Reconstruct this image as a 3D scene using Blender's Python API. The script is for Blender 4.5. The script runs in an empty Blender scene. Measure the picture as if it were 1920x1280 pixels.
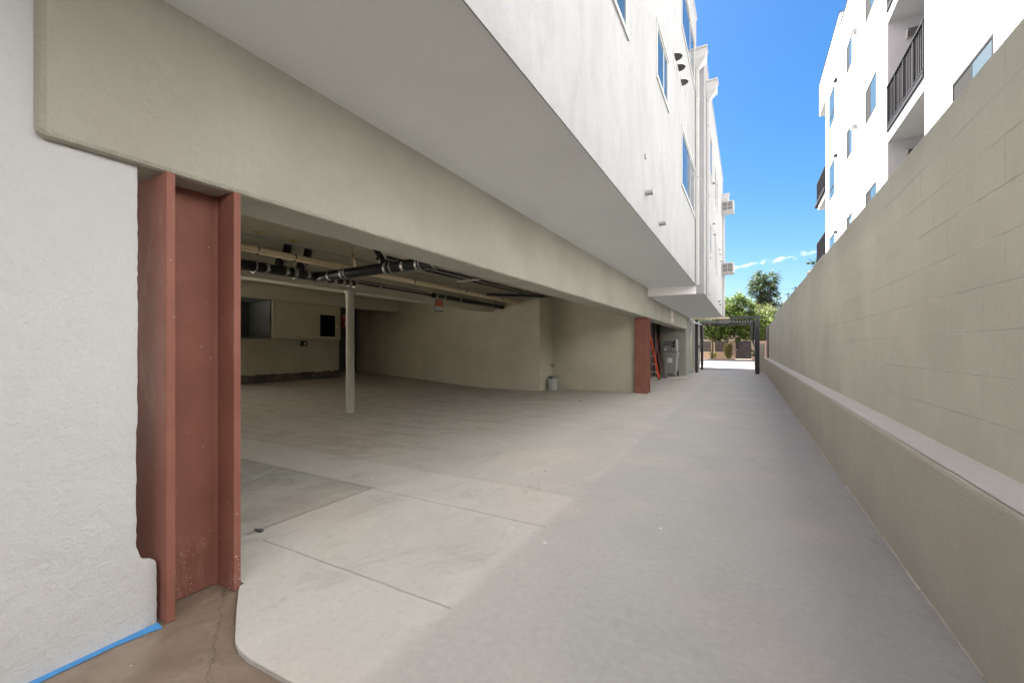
import bpy, math, random
from math import radians as R, sin, cos, pi, atan2, sqrt
random.seed(7)
S = bpy.context.scene
COL = S.collection

# ------------------------------------------------------------------ camera, world, sun
cam_d = bpy.data.cameras.new('camera'); cam = bpy.data.objects.new('camera', cam_d); COL.objects.link(cam)
cam_d.sensor_width = 36; cam_d.sensor_fit = 'HORIZONTAL'; cam_d.lens = 15.0
cam_d.shift_y = 11 / 1920
cam_d.clip_start = 0.05; cam_d.clip_end = 3000
cam.location = (0, 0, 1.25)
cam.rotation_euler = (pi / 2, 0, math.atan(440 / 800))
S.camera = cam
S.render.resolution_x = 1024; S.render.resolution_y = 682

SUN_AZ, SUN_EL = 14, 60          # azimuth from -X towards +Y, elevation
to_sun = (-cos(R(SUN_AZ)) * cos(R(SUN_EL)), sin(R(SUN_AZ)) * cos(R(SUN_EL)), sin(R(SUN_EL)))
W = bpy.data.worlds.new('World'); S.world = W; W.use_nodes = True
wn, wl = W.node_tree.nodes, W.node_tree.links
wn.clear()
wo = wn.new('ShaderNodeOutputWorld'); bg = wn.new('ShaderNodeBackground')
sky = wn.new('ShaderNodeTexSky'); sky.sky_type = 'NISHITA'; sky.sun_disc = False
sky.sun_elevation = R(SUN_EL); sky.sun_rotation = atan2(to_sun[0], to_sun[1])
sky.air_density = 1.0; sky.dust_density = 1.8; sky.ozone_density = 2.5; sky.altitude = 100
bg.inputs['Strength'].default_value = 0.05
hs = wn.new('ShaderNodeHueSaturation'); hs.inputs['Saturation'].default_value = 1.42; hs.inputs['Hue'].default_value = 0.500; hs.inputs['Value'].default_value = 0.51
wl.new(sky.outputs[0], hs.inputs['Color'])
# a thin band of cloud low over the street, laid out by direction of view on the sky
tc = wn.new('ShaderNodeTexCoord'); sp = wn.new('ShaderNodeSeparateXYZ'); wl.new(tc.outputs['Generated'], sp.inputs[0])
def wm(op, a, b=None, c=None):
    n = wn.new('ShaderNodeMath'); n.operation = op
    for i, v in enumerate((a, b, c)):
        if v is None: continue
        if isinstance(v, (int, float)): n.inputs[i].default_value = v
        else: wl.new(v, n.inputs[i])
    return n.outputs[0]
az = wm('ARCTAN2', sp.outputs[0], sp.outputs[1])
el = wm('ARCSINE', sp.outputs[2])
mid = wm('ADD', wm('MULTIPLY', az, 0.115), R(9.55))
cv = wn.new('ShaderNodeCombineXYZ'); wl.new(wm('MULTIPLY', az, 60), cv.inputs[0]); wl.new(wm('MULTIPLY', el, 75), cv.inputs[1])
cn = wn.new('ShaderNodeTexNoise'); cn.inputs['Scale'].default_value = 1.0; cn.inputs['Detail'].default_value = 6; wl.new(cv.outputs[0], cn.inputs['Vector'])
dist = wm('ABSOLUTE', wm('SUBTRACT', el, mid))
band = wm('SUBTRACT', wm('MULTIPLY', cn.outputs[0], 3.0), wm('ADD', wm('MULTIPLY', dist, 120), 1.0))
front = wm('SUBTRACT', 1.0, wm('MULTIPLY', wm('ABSOLUTE', wm('SUBTRACT', az, 0.03)), 3.0))
cm = wn.new('ShaderNodeMath'); cm.operation = 'MULTIPLY'; cm.use_clamp = True
wl.new(wm('MULTIPLY', band, .55), cm.inputs[0]); wl.new(front, cm.inputs[1])
mx = wn.new('ShaderNodeMixRGB'); wl.new(cm.outputs[0], mx.inputs[0]); wl.new(hs.outputs[0], mx.inputs[1]); mx.inputs[2].default_value = (4.6, 4.0, 4.3, 1)
wl.new(mx.outputs[0], bg.inputs['Color']); wl.new(bg.outputs[0], wo.inputs[0])

sun_d = bpy.data.lights.new('sun', 'SUN'); sun_d.energy = 5.0; sun_d.angle = R(0.5); sun_d.color = (1.0, 0.968, 0.90)
sun = bpy.data.objects.new('sun', sun_d); COL.objects.link(sun); sun.location = (-20, 5, 40)
import mathutils
sun.rotation_euler = mathutils.Vector(to_sun).to_track_quat('Z', 'Y').to_euler()

S.view_settings.view_transform = 'Standard'; S.view_settings.look = 'None'
S.view_settings.exposure = 3.3; S.view_settings.gamma = 1
S.cycles.max_bounces = 10; S.cycles.diffuse_bounces = 7; S.cycles.sample_clamp_indirect = 6
S.cycles.use_denoising = True

# ------------------------------------------------------------------ materials
class NT:
    def __init__(s, name):
        s.m = bpy.data.materials.new(name); s.m.use_nodes = True
        s.n, s.l = s.m.node_tree.nodes, s.m.node_tree.links
        s.b = s.n['Principled BSDF']
        g = s.n.new('ShaderNodeNewGeometry'); s.geo = g; s.pos = g.outputs['Position']
        x = s.n.new('ShaderNodeSeparateXYZ'); s.l.new(s.pos, x.inputs[0]); s.X, s.Y, s.Z = x.outputs
    def math(s, op, a, b=None, c=None, clamp=False):
        n = s.n.new('ShaderNodeMath'); n.operation = op; n.use_clamp = clamp
        for i, v in enumerate((a, b, c)):
            if v is None: continue
            if isinstance(v, (int, float)): n.inputs[i].default_value = v
            else: s.l.new(v, n.inputs[i])
        return n.outputs[0]
    def vec(s, x, y, z=0.0):
        n = s.n.new('ShaderNodeCombineXYZ')
        for i, v in enumerate((x, y, z)):
            if isinstance(v, (int, float)): n.inputs[i].default_value = v
            else: s.l.new(v, n.inputs[i])
        return n.outputs[0]
    def noise(s, scale, detail=4, rough=.55, stretch=None, vec=None, dist=0):
        n = s.n.new('ShaderNodeTexNoise'); n.inputs['Scale'].default_value = scale; n.inputs['Detail'].default_value = detail
        n.inputs['Roughness'].default_value = rough; n.inputs['Distortion'].default_value = dist
        v = vec or s.pos
        if stretch:
            m = s.n.new('ShaderNodeMapping'); m.inputs['Scale'].default_value = stretch; s.l.new(v, m.inputs[0]); v = m.outputs[0]
        s.l.new(v, n.inputs['Vector']); return n.outputs[0]
    def ramp(s, f, a, b):
        n = s.n.new('ShaderNodeMapRange'); n.inputs[1].default_value = a; n.inputs[2].default_value = b; n.interpolation_type = 'SMOOTHSTEP'
        s.l.new(f, n.inputs[0]); return n.outputs[0]
    def mix(s, f, a, b, blend='MIX'):
        n = s.n.new('ShaderNodeMixRGB'); n.blend_type = blend
        for i, v in ((0, f), (1, a), (2, b)):
            if isinstance(v, (int, float)): n.inputs[i].default_value = v
            elif isinstance(v, tuple): n.inputs[i].default_value = (*v[:3], 1)
            else: s.l.new(v, n.inputs[i])
        return n.outputs[0]
    def bump(s, h, strength, dist=0.01, prev=None):
        n = s.n.new('ShaderNodeBump'); n.inputs['Strength'].default_value = strength; n.inputs['Distance'].default_value = dist
        s.l.new(h, n.inputs['Height'])
        if prev: s.l.new(prev, n.inputs['Normal'])
        return n.outputs[0]
    def done(s, col=None, rough=.8, normal=None, metal=0, spec=.5):
        if col is not None:
            if isinstance(col, tuple): s.b.inputs['Base Color'].default_value = (*col[:3], 1)
            else: s.l.new(col, s.b.inputs['Base Color'])
        if isinstance(rough, (int, float)): s.b.inputs['Roughness'].default_value = rough
        else: s.l.new(rough, s.b.inputs['Roughness'])
        s.b.inputs['Metallic'].default_value = metal
        s.b.inputs['Specular IOR Level'].default_value = spec
        if normal: s.l.new(normal, s.b.inputs['Normal'])
        return s.m
def sc(c, k): return tuple(min(1, v * k) for v in c)

def stucco(name, c, fine=90, amp=.5, var=.08, streak=0.0, mott=1.2, blot=None):
    t = NT(name)
    n1 = t.noise(mott, 5, .6); n2 = t.noise(mott * 9, 4, .6)
    col = t.mix(t.ramp(n1, .3, .7), sc(c, 1 - var), sc(c, 1 + var * .6))
    if blot: col = t.mix(t.math('MULTIPLY', t.ramp(t.noise(.9, 3, .5), .42, .68), .55), col, blot)
    col = t.mix(t.math('MULTIPLY', t.ramp(n2, .45, .75), .35), col, sc(c, 1 - var * 1.4))
    if streak:
        n3 = t.noise(1.5, 7, .7, stretch=(1.6, 1.6, .7), dist=.8)
        n4 = t.noise(7.0, 6, .7, stretch=(1.3, 1.3, .4), dist=.5)
        col = t.mix(t.math('MULTIPLY', t.ramp(n3, .38, .70), streak), col, sc(c, .70))
        col = t.mix(t.math('MULTIPLY', t.ramp(n4, .50, .76), streak * .5), col, sc(c, .74))
    f = t.noise(fine, 6, .72); g = t.noise(fine * .28, 4, .6); w = t.noise(3.0, 3, .5)
    pit = t.mix(t.math('MULTIPLY', t.ramp(f, .54, .72), .32), col, sc(c, .72))
    nb = t.bump(f, amp, .006); nb = t.bump(g, amp * .8, .012, nb); nb = t.bump(w, amp * .4, .05, nb)
    return t.done(pit, .92, nb, spec=.2)
OLIVE = (.485, .475, .392)
M = {}
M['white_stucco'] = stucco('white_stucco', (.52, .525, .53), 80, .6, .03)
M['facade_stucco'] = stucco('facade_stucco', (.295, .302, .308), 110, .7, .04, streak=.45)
M['soffit'] = stucco('soffit_paint', (.80, .825, .835), 120, .35, .03, mott=.8)
M['riser_lit_white'] = stucco('riser_lit_white', (.86, .86, .86), 80, .2, .01)  # brightness of the lit soffit step put into its base colour
M['olive'] = stucco('olive_stucco', (.41, .405, .345), 80, 1.0, .08, blot=(.36, .335, .29))
M['olive_dim'] = stucco('olive_interior', (.49, .465, .375), 60, .4, .09)
M['neighbor'] = stucco('neighbor_stucco', (.56, .56, .57), 60, .3, .015)
M['grey_green'] = stucco('grey_green_stucco', (.27, .29, .255), 60, .4, .06)
M['pink_stucco'] = stucco('pink_stucco', (.52, .40, .33), 60, .4, .08)
M['ledge_top'] = stucco('ledge_top_skylit', (.64, .63, .585), 75, .8, .05)  # sky light on the ledge top put into a paler colour
M['kerb'] = stucco('kerb_render', (.53, .505, .43), 75, 1.0, .06)

# painted block wall
t = NT('painted_block')
wob = t.noise(1.7, 3, .5)
zz = t.math('ADD', t.Z, t.math('MULTIPLY', t.math('SUBTRACT', wob, .5), .008))
br = t.n.new('ShaderNodeTexBrick'); t.l.new(t.vec(t.Y, t.math('ADD', zz, -.695)), br.inputs['Vector'])
br.inputs['Scale'].default_value = 1.0; br.inputs['Brick Width'].default_value = .405; br.inputs['Row Height'].default_value = .2095
br.inputs['Mortar Size'].default_value = .0055; br.inputs['Mortar Smooth'].default_value = .6; br.offset = .5
cellv = br.outputs['Color']; br.inputs['Color1'].default_value = (.0, .0, .0, 1); br.inputs['Color2'].default_value = (1, 1, 1, 1); br.inputs['Mortar'].default_value = (.5, .5, .5, 1)
patch = t.ramp(t.noise(2.3, 4, .6), .40, .60)
joint = t.math('MULTIPLY', br.outputs['Fac'], t.math('ADD', t.math('MULTIPLY', patch, .8), .2))
c = t.mix(t.ramp(t.noise(.9, 4, .55), .3, .7), sc(OLIVE, .95), sc(OLIVE, 1.10))
c = t.mix(t.math('MULTIPLY', joint, .17), c, sc(OLIVE, .60))
lite = t.math('MULTIPLY', br.outputs['Fac'], t.ramp(t.noise(1.5, 3), .54, .60)); c = t.mix(t.math('MULTIPLY', lite, .45), c, sc(OLIVE, 1.35))
f = t.noise(70, 6, .7)
nb = t.bump(f, .95, .007); nb = t.bump(t.noise(22, 4, .6), .5, .012, nb)
nb = t.bump(t.math('MULTIPLY', joint, -1.0), .6, .012, nb)
nb = t.bump(cellv, .10, .01, nb)
c = t.mix(1.0, c, (1.22, 1.22, 1.27), 'MULTIPLY')
M['block'] = t.done(c, .9, nb, spec=.25)

# concrete: driveway and garage slab, with joints, pours and trowel marks at their places on the ground
def seg(t, a, lo, hi, b, pos, w):
    """soft line: along coordinate a in [lo, hi], at coordinate b = pos, half width w"""
    d = t.math('ABSOLUTE', t.math('SUBTRACT', b, pos))
    line = t.math('SUBTRACT', 1.0, t.math('DIVIDE', d, w), clamp=True)
    ins = t.math('MULTIPLY', t.math('GREATER_THAN', a, lo), t.math('LESS_THAN', a, hi))
    return t.math('MULTIPLY', line, ins)
t = NT('driveway_concrete')
xw = t.math('ADD', t.X, t.math('MULTIPLY', t.math('SUBTRACT', t.noise(1.6, 4, .6), .5), .10))
yw = t.math('ADD', t.Y, t.math('MULTIPLY', t.math('SUBTRACT', t.noise(3.1, 3, .5), .5), .018))
xs = t.math('ADD', t.X, t.math('MULTIPLY', t.math('SUBTRACT', t.noise(3.4, 3, .5), .5), .018))
alley = t.ramp(xw, -1.30, -1.20)
big = t.ramp(t.noise(.55, 5, .6), .32, .68); med = t.ramp(t.noise(2.4, 6, .65, dist=.6), .35, .68)
apron = t.mix(big, (.41, .41, .385), (.44, .425, .395)); apron = t.mix(t.math('MULTIPLY', med, .45), apron, (.49, .49, .47))
drive = t.mix(big, (.325, .33, .305), (.355, .355, .325)); drive = t.mix(t.math('MULTIPLY', med, .4), drive, (.395, .39, .36))
gar = t.mix(big, (.46, .44, .395), (.49, .455, .40)); gar = t.mix(t.math('MULTIPLY', t.ramp(t.noise(1.3, 7, .7, stretch=(1, 2.2, 1), dist=1.2), .42, .62), .8), gar, (.33, .295, .25))
gmask = t.math('MULTIPLY', t.ramp(xw, -2.4, -4.2), t.math('GREATER_THAN', t.Y, 3.36))
gm2 = t.math('MULTIPLY', t.math('LESS_THAN', xs, -2.92), t.math('LESS_THAN', yw, 2.75))
col = t.mix(gmask, apron, gar)
col = t.mix(gm2, col, t.mix(med, (.27, .27, .245), (.36, .365, .34)))
col = t.mix(t.math('MULTIPLY', t.math('MULTIPLY', t.math('LESS_THAN', yw, 1.66), t.math('LESS_THAN', t.X, -1.3)), .25), col, (.43, .435, .41))
col = t.mix(t.math('MULTIPLY', t.math('GREATER_THAN', yw, 3.36), t.math('MULTIPLY', t.ramp(xw, -1.2, -1.3), .28)), col, (.32, .30, .28))
# trowel sweeps: stretched swirling noise, light and dark
sw = t.noise(1.1, 8, .72, stretch=(1, .45, 1), dist=2.2)
col = t.mix(t.math('MULTIPLY', t.ramp(sw, .54, .66), .24), col, (.58, .57, .54))
col = t.mix(t.math('MULTIPLY', t.ramp(sw, .46, .36), .32), col, (.27, .25, .23))
sw2 = t.noise(4.5, 7, .7, stretch=(1, .5, 1), dist=1.5)
col = t.mix(t.math('MULTIPLY', t.ramp(sw2, .58, .70), .26), col, (.28, .26, .24))
col = t.mix(t.math('MULTIPLY', alley, .80), col, drive)
pinkb = t.ramp(t.noise(.8, 3, .5), .50, .66)
col = t.mix(t.math('MULTIPLY', pinkb, .28), col, (.53, .44, .385))
j = seg(t, t.X, -9, -1.22, yw, 2.72, .012)
for jj in (seg(t, t.X, -2.75, -1.24, yw, 1.65, .010), seg(t, t.Y, 1.64, 2.76, xs, -2.92, .030), seg(t, t.X, -7, -2.6, yw, 3.37, .008),
           seg(t, t.X, -2.4, -1.24, yw, 3.42, .006), seg(t, t.X, -7, -1.24, yw, 6.1, .012), seg(t, t.X, -7, -1.24, yw, 9.2, .012), seg(t, t.Y, 3.4, 11, xs, -4.9, .012)):
    j = t.math('MAXIMUM', j, jj)
cr = t.math('ABSOLUTE', t.math('SUBTRACT', t.math('ADD', t.X, t.math('MULTIPLY', t.math('SUBTRACT', t.Y, 4.2), .33)), t.math('ADD', .50, t.math('MULTIPLY', t.math('SUBTRACT', t.noise(5, 6, .75), .5), .28))))
crk = t.math('MULTIPLY', t.math('SUBTRACT', 1.0, t.math('DIVIDE', cr, .006), clamp=True), t.math('MULTIPLY', t.math('GREATER_THAN', t.Y, 3.3), t.math('LESS_THAN', t.Y, 5.6)))
col = t.mix(t.math('MULTIPLY', crk, .6), col, (.20, .18, .165))
dirt = t.math('MULTIPLY', t.ramp(t.X, .58, .80), t.ramp(t.noise(5, 6, .7), .40, .65)); col = t.mix(t.math('MULTIPLY', dirt, .35), col, (.30, .27, .235))
gr2 = t.noise(26, 6, .75); col = t.mix(t.math('MULTIPLY', t.ramp(gr2, .50, .68), .22), col, (.24, .235, .22)); col = t.mix(t.math('MULTIPLY', t.ramp(gr2, .50, .36), .14), col, (.55, .55, .53))
col = t.mix(t.math('MULTIPLY', j, .42), col, (.17, .155, .135))
# hairline cracks and small marks
vo = t.n.new('ShaderNodeTexVoronoi'); vo.feature = 'DISTANCE_TO_EDGE'; vo.inputs['Scale'].default_value = .55
dv = t.n.new('ShaderNodeVectorMath'); dv.operation = 'ADD'; t.l.new(t.pos, dv.inputs[0])
nz = t.n.new('ShaderNodeTexNoise'); nz.inputs['Scale'].default_value = 3.2; nz.inputs['Detail'].default_value = 6
sv = t.n.new('ShaderNodeVectorMath'); sv.operation = 'SCALE'; sv.inputs['Scale'].default_value = .55; t.l.new(nz.outputs['Color'], sv.inputs[0]); t.l.new(t.pos, nz.inputs['Vector'])
t.l.new(sv.outputs[0], dv.inputs[1]); t.l.new(dv.outputs[0], vo.inputs['Vector'])
crack = t.math('MULTIPLY', t.ramp(vo.outputs[0], .006, .001), t.ramp(t.noise(.7, 2), .54, .62))
col = t.mix(t.math('MULTIPLY', crack, .25), col, (.18, .165, .15))
v2 = t.n.new('ShaderNodeTexVoronoi'); v2.inputs['Scale'].default_value = 3.0; t.l.new(t.pos, v2.inputs['Vector'])
spot = t.math('MULTIPLY', t.ramp(v2.outputs['Distance'], .045, .02), t.ramp(t.noise(1.3, 1), .50, .55))
col = t.mix(t.math('MULTIPLY', spot, .75), col, (.75, .75, .74))
v3 = t.n.new('ShaderNodeTexVoronoi'); v3.inputs['Scale'].default_value = 1.9; t.l.new(t.pos, v3.inputs['Vector'])
spot2 = t.math('MULTIPLY', t.ramp(v3.outputs['Distance'], .035, .018), t.ramp(t.noise(2.3, 1), .52, .58))
col = t.mix(t.math('MULTIPLY', spot2, .8), col, (.10, .09, .08))
grain = t.noise(160, 5, .75)
col = t.mix(t.math('MULTIPLY', t.ramp(grain, .5, .75), .30), col, (.30, .285, .27))
nb = t.bump(grain, .25, .003); nb = t.bump(t.noise(14, 4, .6), .15, .006, nb); nb = t.bump(j, -.8 if False else .5, .01, nb)
rgh = t.math('ADD', .52, t.math('MULTIPLY', sw, .35))
M['concrete'] = t.done(col, rgh, nb, spec=.4)

t = NT('stained_concrete')
n1 = t.noise(2.2, 6, .65, dist=.8)
c = t.mix(t.ramp(n1, .3, .7), (.15, .115, .085), (.23, .185, .145))
c = t.mix(t.math('MULTIPLY', t.ramp(t.noise(9, 5, .6), .55, .75), .5), c, (.28, .24, .20))
v2 = t.n.new('ShaderNodeTexVoronoi'); v2.inputs['Scale'].default_value = 14; t.l.new(t.pos, v2.inputs['Vector'])
c = t.mix(t.math('MULTIPLY', t.ramp(v2.outputs['Distance'], .10, .04), t.ramp(t.noise(5, 1), .55, .6)), c, (.62, .60, .56))
cr = t.math('ABSOLUTE', t.math('SUBTRACT', t.math('ADD', t.X, t.math('MULTIPLY', t.Y, 1.6)), t.math('ADD', -.42, t.math('MULTIPLY', t.math('SUBTRACT', t.noise(9, 6, .75), .5), .22))))
c = t.mix(t.math('MULTIPLY', t.math('SUBTRACT', 1.0, t.math('DIVIDE', cr, .010), clamp=True), .75), c, (.05, .04, .03))
c = t.mix(t.math('MULTIPLY', t.ramp(t.noise(4, 6, .7, dist=1.5), .52, .60), .35), c, (.12, .09, .065))
nb = t.bump(t.noise(60, 5, .7), .4, .004)
M['brown_concrete'] = t.done(c, .45, nb, spec=.5)

def plain(name, c, rough=.5, metal=0, spec=.5, var=.12, vs=6, bump=0, bs=40):
    t = NT(name); n = t.noise(vs, 5, .6)
    col = t.mix(t.ramp(n, .3, .7), sc(c, 1 - var), sc(c, 1 + var))
    nb = t.bump(t.noise(bs, 4, .6), bump, .004) if bump else None
    return t.done(col, rough, nb, metal, spec)
M['apron'] = plain('street_apron', (.19, .186, .175), .85, vs=1.5, bump=.2)
M['asphalt'] = plain('asphalt', (.045, .044, .043), .85, vs=2, bump=.4, bs=120)
M['earth'] = plain('earth', (.16, .13, .095), .95, vs=2, bump=.5)
M['black_metal'] = plain('black_metal', (.022, .022, .026), .5, var=.2)
M['dark_frame'] = plain('dark_frame', (.012, .012, .016), .7, spec=.25)
M['white_frame'] = plain('white_frame', (.40, .40, .395), .5, var=.04)
M['white_metal'] = plain('white_sheet_metal', (.40, .40, .395), .5, var=.05)
M['galv'] = plain('galvanised_metal', (.32, .32, .31), .5, metal=.7, vs=25)
M['steel_clamp'] = plain('clamp_steel', (.40, .38, .34), .5, metal=.8, vs=60, var=.3)
M['black_pipe'] = plain('black_cast_pipe', (.018, .018, .02), .3, var=.35, vs=18)
M['beige_pipe'] = plain('beige_plastic_pipe', (.78, .66, .46), .4, var=.05)
M['foam'] = plain('foam_sealant', (.50, .33, .10), .8)
M['screen'] = plain('insect_screen', (.028, .028, .028), .9, spec=.05, var=.04)
M['cab'] = plain('cabinet_paint', (.40, .36, .27), .6, var=.05, vs=3)
M['black'] = plain('black_void', (.008, .008, .008), .9)
M['grey_dark'] = plain('dark_grey_paint', (.07, .075, .07), .6)
M['footing'] = plain('dirty_footing', (.10, .088, .07), .8, var=.5, vs=5, bump=.5)
M['bin'] = plain('grey_bin_plastic', (.30, .305, .295), .55, var=.08, vs=9, bump=.2, bs=90)
M['bin_dark'] = plain('dark_bin_lid', (.13, .135, .14), .5)
M['label_white'] = plain('paper_label', (.72, .72, .70), .7, var=.05, vs=30)
M['orange'] = plain('orange_fibreglass', (.72, .075, .025), .4, var=.08)
M['alu'] = plain('aluminium', (.62, .62, .61), .35, metal=.6)
M['rubber'] = plain('black_rubber', (.02, .02, .02), .7)
M['broom_red'] = plain('red_handle', (.42, .12, .10), .5)
M['pale_wood'] = plain('pale_timber', (.62, .56, .45), .7)
M['bucket'] = plain('pale_bucket_plastic', (.42, .44, .42), .5, var=.15, vs=16)
M['bucket_old'] = plain('smeared_bucket_plastic', (.20, .20, .17), .6, var=.6, vs=14)
M['tape'] = plain('blue_masking_tape', (.05, .22, .50), .7, var=.08, vs=30)
M['red'] = plain('red_print', (.50, .055, .04), .6)
M['orange_sign'] = plain('orange_print', (.55, .12, .04), .6)
M['sign_white'] = plain('sign_white', (.70, .66, .63), .5, var=.04)
M['faded_red'] = plain('faded_red_print', (.48, .22, .20), .6)
M['grill'] = plain('air_conditioner_grille', (.10, .10, .10), .5)
M['ac'] = plain('air_conditioner_case', (.36, .36, .355), .5, var=.05)
M['dark_fence'] = plain('dark_timber', (.055, .045, .055), .65, var=.25, vs=3)
M['brass'] = plain('tarnished_brass', (.22, .17, .09), .5, metal=.6)
M['grey_door'] = plain('grey_steel_door', (.22, .225, .23), .45, var=.12, vs=1.5)
M['blue_box'] = plain('pale_blue_plastic', (.22, .30, .36), .5)
M['wood'] = plain('brown_wood', (.20, .10, .04), .7)
M['car_paint'] = plain('white_car_paint', (.72, .72, .72), .25, var=.02)
M['bark'] = plain('tree_bark', (.09, .07, .05), .9, var=.3, vs=5, bump=.6, bs=20)
M['terracotta'] = plain('terracotta_tile', (.33, .16, .10), .8, var=.2, vs=5)
M['house_wall'] = plain('house_wall', (.30, .28, .25), .85, var=.05)
M['planter'] = plain('pale_stone', (.55, .52, .47), .8)

# rust primer on the steel columns
t = NT('red_primer')
c = t.mix(t.ramp(t.noise(2.5, 5, .6), .3, .7), (.205, .083, .062), (.25, .106, .080))
c = t.mix(t.math('MULTIPLY', t.ramp(t.noise(7, 6, .7, stretch=(1, 1, .3)), .56, .72), .35), c, (.42, .24, .20))
vs_ = t.n.new('ShaderNodeTexVoronoi'); vs_.inputs['Scale'].default_value = 70; t.l.new(t.pos, vs_.inputs['Vector'])
low = t.ramp(t.Z, .42, .05)
dens = t.math('MULTIPLY', t.ramp(t.noise(6, 2), .50, .60), low)
sp_ = t.math('MULTIPLY', t.ramp(vs_.outputs['Distance'], .22, .12), dens)
c = t.mix(t.math('MULTIPLY', sp_, .85), c, (.62, .55, .52))
vs2 = t.n.new('ShaderNodeTexVoronoi'); vs2.inputs['Scale'].default_value = 13; t.l.new(t.pos, vs2.inputs['Vector'])
c = t.mix(t.math('MULTIPLY', t.ramp(vs2.outputs['Distance'], .055, .03), .6), c, (.62, .56, .53))
nb = t.bump(t.noise(50, 5, .65), .12, .004)
M['primer'] = t.done(c, t.math('ADD', .52, t.math('MULTIPLY', t.noise(8, 4), .25)), nb, spec=.22)

def glass(name, c, rough=.03, metal=.0, ior=2.2):
    t = NT(name); t.b.inputs['IOR'].default_value = ior
    nb = t.bump(t.noise(1.5, 2), .04, .02)
    return t.done(c, rough, nb, metal, .5)
M['glass'] = glass('window_glass', (.035, .065, .09), .08, .0, 1.25)
M['glass2'] = glass('tinted_window_glass', (.035, .06, .075), .12, .0, 1.28)

def leafmat(name, a, b, c, tr=.5):
    t = NT(name)
    rp = t.n.new('ShaderNodeValToRGB'); rp.color_ramp.elements[0].color = (*a, 1); rp.color_ramp.elements[1].color = (*c, 1)
    e = rp.color_ramp.elements.new(.5); e.color = (*b, 1)
    t.l.new(t.geo.outputs['Random Per Island'], rp.inputs[0])
    t.done(rp.outputs[0], .55, spec=.35)
    tl = t.n.new('ShaderNodeBsdfTranslucent'); t.l.new(rp.outputs[0], tl.inputs[0])
    ms = t.n.new('ShaderNodeMixShader'); ms.inputs[0].default_value = tr * .6
    o = t.n['Material Output']; t.l.new(t.b.outputs[0], ms.inputs[1]); t.l.new(tl.outputs[0], ms.inputs[2]); t.l.new(ms.outputs[0], o.inputs[0])
    return t.m
M['leaf_bright'] = leafmat('bright_leaves', (.025, .055, .012), (.065, .11, .018), (.14, .19, .03))
M['leaf_olive'] = leafmat('olive_leaves', (.035, .055, .018), (.09, .115, .035), (.18, .19, .07))
M['leaf_dark'] = leafmat('dark_leaves', (.015, .035, .016), (.04, .07, .028), (.085, .12, .05))
M['leaf_blue'] = leafmat('bluish_leaves', (.03, .05, .04), (.06, .09, .075), (.10, .14, .11))
M['leaf_dry'] = leafmat('dry_fronds', (.22, .13, .05), (.30, .21, .10), (.14, .15, .05))
M['grass'] = leafmat('tall_grass', (.16, .19, .05), (.30, .27, .12), (.40, .34, .18))

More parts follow.
